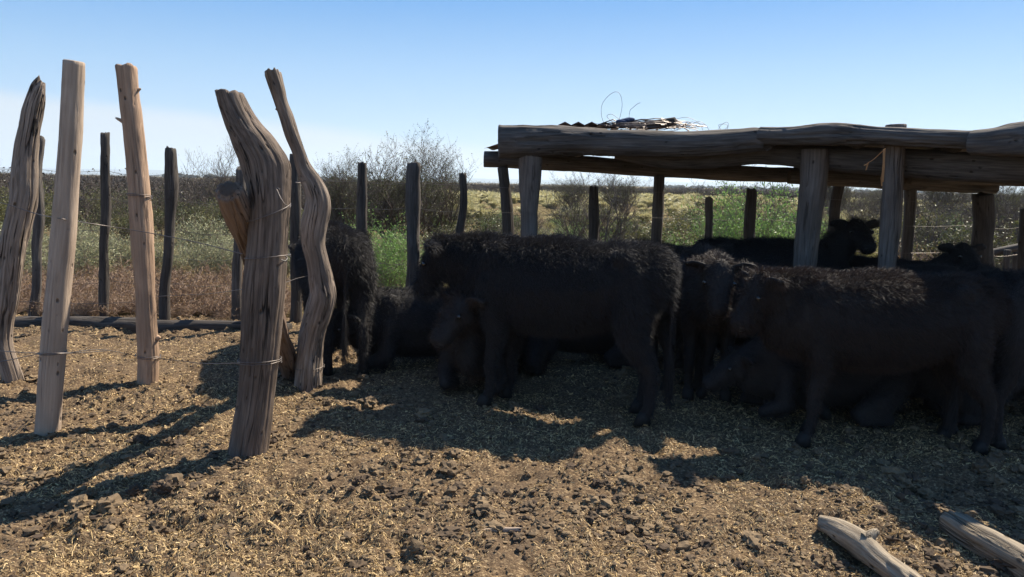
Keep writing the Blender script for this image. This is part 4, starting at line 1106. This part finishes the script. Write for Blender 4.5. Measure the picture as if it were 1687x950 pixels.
def fur_np(me, n, seed, L=0.05, w=0.0010, lying=False, upz=0.0):
    rg = np.random.default_rng(seed)
    nv = len(me.vertices); co = np.zeros(nv * 3); me.vertices.foreach_get('co', co); co = co.reshape(-1, 3)
    me.calc_loop_triangles(); nt_ = len(me.loop_triangles); tr = np.zeros(nt_ * 3, np.int32); me.loop_triangles.foreach_get('vertices', tr); tr = tr.reshape(-1, 3)
    A, B, C_ = co[tr[:, 0]], co[tr[:, 1]], co[tr[:, 2]]
    N = np.cross(B - A, C_ - A); ar = np.linalg.norm(N, axis=1) + 1e-12; N /= ar[:, None]
    # more hair on the back, rump and poll, where the sun catches it
    wgt = ar * (1 + 1.6 * np.clip(N[:, 2], 0, 1) * (A[:, 2] > (.25 if lying else .8)))
    pk = rg.choice(nt_, n, p=wgt / wgt.sum()); u = np.sqrt(rg.random(n)); v = rg.random(n)
    P = A[pk] * (1 - u)[:, None] + B[pk] * (u * (1 - v))[:, None] + C_[pk] * (u * v)[:, None]; Nn = N[pk]
    flow = np.stack([-.75 + 0 * P[:, 0], vn(P[:, 0] * 3, P[:, 1] * 3, P[:, 2] * 3 + seed) * .5, -.65 + .5 * vn(P[:, 0] * 2.2 + 9, P[:, 1] * 3, P[:, 2] * 2)], -1)
    cl = np.stack([vn(P[:, 0] * 16 + k * 31, P[:, 1] * 16, P[:, 2] * 16 + seed) for k in range(3)], -1)
    top = np.clip(Nn[:, 2], 0, 1)[:, None]
    d = Nn * (.50 + .35 * top) + flow * .6 + cl * .22 + rg.normal(0, .22, (n, 3))
    d /= np.linalg.norm(d, axis=1)[:, None]
    hl = L * (1 + .3 * top[:, 0]) * (0.45 + 0.9 * rg.random(n)) * (1 + .35 * vn(P[:, 0] * 4, P[:, 1] * 4, P[:, 2] * 4 + 77))
    if not lying: hl *= np.interp(P[:, 2], [0.05, .15, .4, .6, 1.0], [.5, .65, .75, .95, 1.0])
    # switch of the tail
    if not lying:
        tl = (P[:, 0] < -.785) & (P[:, 2] < .55); d[tl] = d[tl] * .4 + [0, 0, -1.0]; hl[tl] = .09 * (0.5 + rg.random(tl.sum()))
    sv = np.cross(d, rg.normal(0, 1, (n, 3))); sv /= np.linalg.norm(sv, axis=1)[:, None] + 1e-9
    ww = (w * (.7 + .6 * rg.random(n)))[:, None]
    P0 = P - Nn * .004; P1 = P + d * (hl * .55)[:, None]; d2 = d + np.array([0, 0, -.35]) - .15 * Nn; P2 = P1 + d2 * (hl * .5)[:, None]
    V = np.stack([P0 - sv * ww, P0 + sv * ww, P1 + sv * ww * .75, P1 - sv * ww * .75, P2], 1).reshape(-1, 3)
    b = np.arange(n) * 5
    return V, [np.stack([b, b + 1, b + 2, b + 3], -1), np.stack([b + 3, b + 2, b + 4], -1)]
def make_cow(label, x, y, rz, scale=1.0, seed=1, nfur=36000, L=.045, brown=False, sink=0.0, **kw):
    me, hp, Mh, feet = cow_mesh(seed, **kw)
    me.name = 'cow_body'; me.materials.clear(); me.materials.append(M['hide'])
    me.polygons.foreach_set('use_smooth', np.ones(len(me.polygons), bool))
    root = tag(empty('cow', (x, y, gzf(x, y) - sink), R(rz)), label, 'cow', 'shaggy black cattle in the corral')
    root.scale = (scale,) * 3
    obj('body', me, root)
    V, F = fur_np(me, nfur, seed, L, lying=kw.get('lying', False))
    obj('coat', mesh_np('coat', V, F, M['fur_brown' if brown else 'fur_black']), root)
    for s in (-1, 1):
        e = obj('eye', mesh_np('eye', IV2 * .019, IF2, M['eye'], True), root, hp(.105, s * .106, .035))
    for fx, fyy, s in feet:
        V = []
        for k, (z, rx, ry, ox) in enumerate(((-.0, .062, .052, .012), (.05, .052, .047, .004), (.09, .042, .042, -.008))):
            for a in range(14):
                an = a / 14 * 6.283; cleft = 1 - .22 * max(0, math.cos(an)) ** 8
                V.append((ox + rx * math.cos(an) * cleft, ry * math.sin(an), z))
        F = [[k * 14 + a, k * 14 + (a + 1) % 14, (k + 1) * 14 + (a + 1) % 14, (k + 1) * 14 + a] for k in range(2) for a in range(14)]
        V.append((0, 0, .09)); V.append((0, 0, 0))
        F3 = [[28 + a, 28 + (a + 1) % 14, 42] for a in range(14)] + [[(a + 1) % 14, a, 43] for a in range(14)]
        obj('hoof', mesh_np('hoof', V, [np.array(F), np.array(F3)], M['horn'], True), root, (fx, fyy, 0.0))
    V = IV2 * np.array([.034, .066, .050]); V = V[:, :] @ np.array(Mh).T
    obj('muzzle', mesh_np('muzzle', V, IF2, M['muzzle'], True), root, hp(.322, 0, -.022))
    return root
COWS = [
 # A rump towards us, behind the twisted post
 dict(label='shaggy cow seen from behind beside the silvery twisted post', x=-1.62, y=6.75, rz=112, scale=1.0, seed=2, nfur=60000, L=.048, step_=(.05, -.05, .03, -.05), head=(.92, .05, .88), hyaw=20, hpitch=-50, fat=1.05, tail_swing=.03),
 # B lying behind the main one's head
 dict(label='calf lying down between the cow at the twisted post and the big side-on cow', x=-.72, y=6.6, rz=200, scale=.93, seed=3, nfur=36000, lying=True, head=(.82, .1, .86), hyaw=20, hpitch=-40),
 # C main
 dict(label='big shaggy cow standing side-on under the roof end, head lowered over a resting calf', x=.30, y=5.33, rz=162, scale=1.01, seed=4, nfur=120000, L=.046, head=(.86, .05, 1.08), hyaw=8, hpitch=-62, step_=(.02, -.04, -.02, .06), belly=1.1, tail_swing=.02),
 # D resting calf below the head
 dict(label='calf lying down with a sunlit curly poll, under the chin of the big side-on cow', x=-.17, y=6.15, rz=258, scale=.98, seed=5, nfur=45000, brown=True, lying=True, head=(.80, -.03, 1.13), hyaw=-38, hpitch=-46),
 # E resting behind the main one's legs
 dict(label='calf lying on the ground behind the belly of the big side-on cow', x=.75, y=6.9, rz=185, scale=.95, seed=6, nfur=24000, lying=True, head=(.82, 0, .86), hyaw=0, hpitch=-30),
 dict(label='cow mostly hidden behind the back of the big side-on cow, only an ear tip above', x=1.12, y=7.4, rz=190, scale=.86, seed=7, nfur=8000, head=(.80, 0, 1.20), hyaw=60, hpitch=-40),
 # F behind the rump
 dict(label='cow with a reddish brown edged rump just past the big side-on cow', x=1.25, y=6.45, rz=100, scale=.93, seed=8, nfur=28000, brown=True, head=(.9, 0, .95), hpitch=-40),
 # G facing the camera
 dict(label='cow facing the viewer with upright ears and curly poll, in the middle of the herd', x=1.55, y=6.0, rz=262, scale=.92, seed=9, nfur=44000, L=.042, head=(.80, 0, 1.10), hyaw=-5, hpitch=-58, brown=True),
 # H side-on right
 dict(label='brownish black side-on cow with one round furry ear, in front in the shed shade', x=2.30, y=4.72, rz=175, scale=.90, seed=10, nfur=95000, L=.042, brown=True, fat=1.12, belly=1.14, head=(.80, .03, 1.10), hyaw=18, hpitch=-56, step_=(.04, -.08, -.05, .06)),
 # L behind H
 dict(label='cow whose legs show behind the nearest shaded cow', x=2.75, y=5.3, rz=4, scale=.84, seed=11, nfur=20000, head=(.88, 0, .85), hpitch=-55),
 dict(label='cow with lowered head between the one facing the viewer and the nearest shaded cow', x=1.85, y=5.75, rz=172, scale=.84, seed=23, nfur=14000, head=(.88, 0, .80), hpitch=-60),
 dict(label='calf lying under the shed behind the legs of the last shaded cow', x=3.3, y=5.35, rz=10, scale=.88, seed=24, nfur=18000, lying=True, head=(.80, 0, .85), hpitch=-30),
 dict(label='calf lying right behind the front legs of the nearest shaded cow', x=2.25, y=5.25, rz=184, scale=.84, seed=25, nfur=24000, lying=True, head=(.78, 0, .85), hpitch=-35),
 dict(label='calf resting behind the nearest shaded cow, glimpsed between its legs', x=2.45, y=6.35, rz=170, scale=.9, seed=21, nfur=18000, lying=True, head=(.82, 0, .80), hpitch=-30),
 dict(label='cow standing behind the last shaded cow, its back between two shed posts', x=3.35, y=6.0, rz=195, scale=.84, seed=22, nfur=12000, head=(.88, 0, .90), hpitch=-55),
 # I at the frame edge
 dict(label='cow cut off by the picture edge, standing past the nearest shaded cow', x=3.55, y=4.95, rz=20, scale=.93, seed=12, nfur=36000, head=(.9, 0, .95), hpitch=-40, step_=(.05, 0, .0, .1)),
 # J under the shed looking at us
 dict(label='cow standing deep under the shed looking at the viewer, ears spread above the others', x=2.47, y=7.15, rz=-8, scale=.93, seed=13, nfur=36000, L=.045, head=(.74, -.10, 1.33), hyaw=-78, hpitch=-28),
 # K
 dict(label='calf whose round head shows low between the shed post and the stout fence stake', x=3.45, y=6.9, rz=-60, scale=.82, seed=14, nfur=16000, head=(.78, 0, 1.33), hyaw=-25, hpitch=-32),
]
for c in COWS: make_cow(**c)
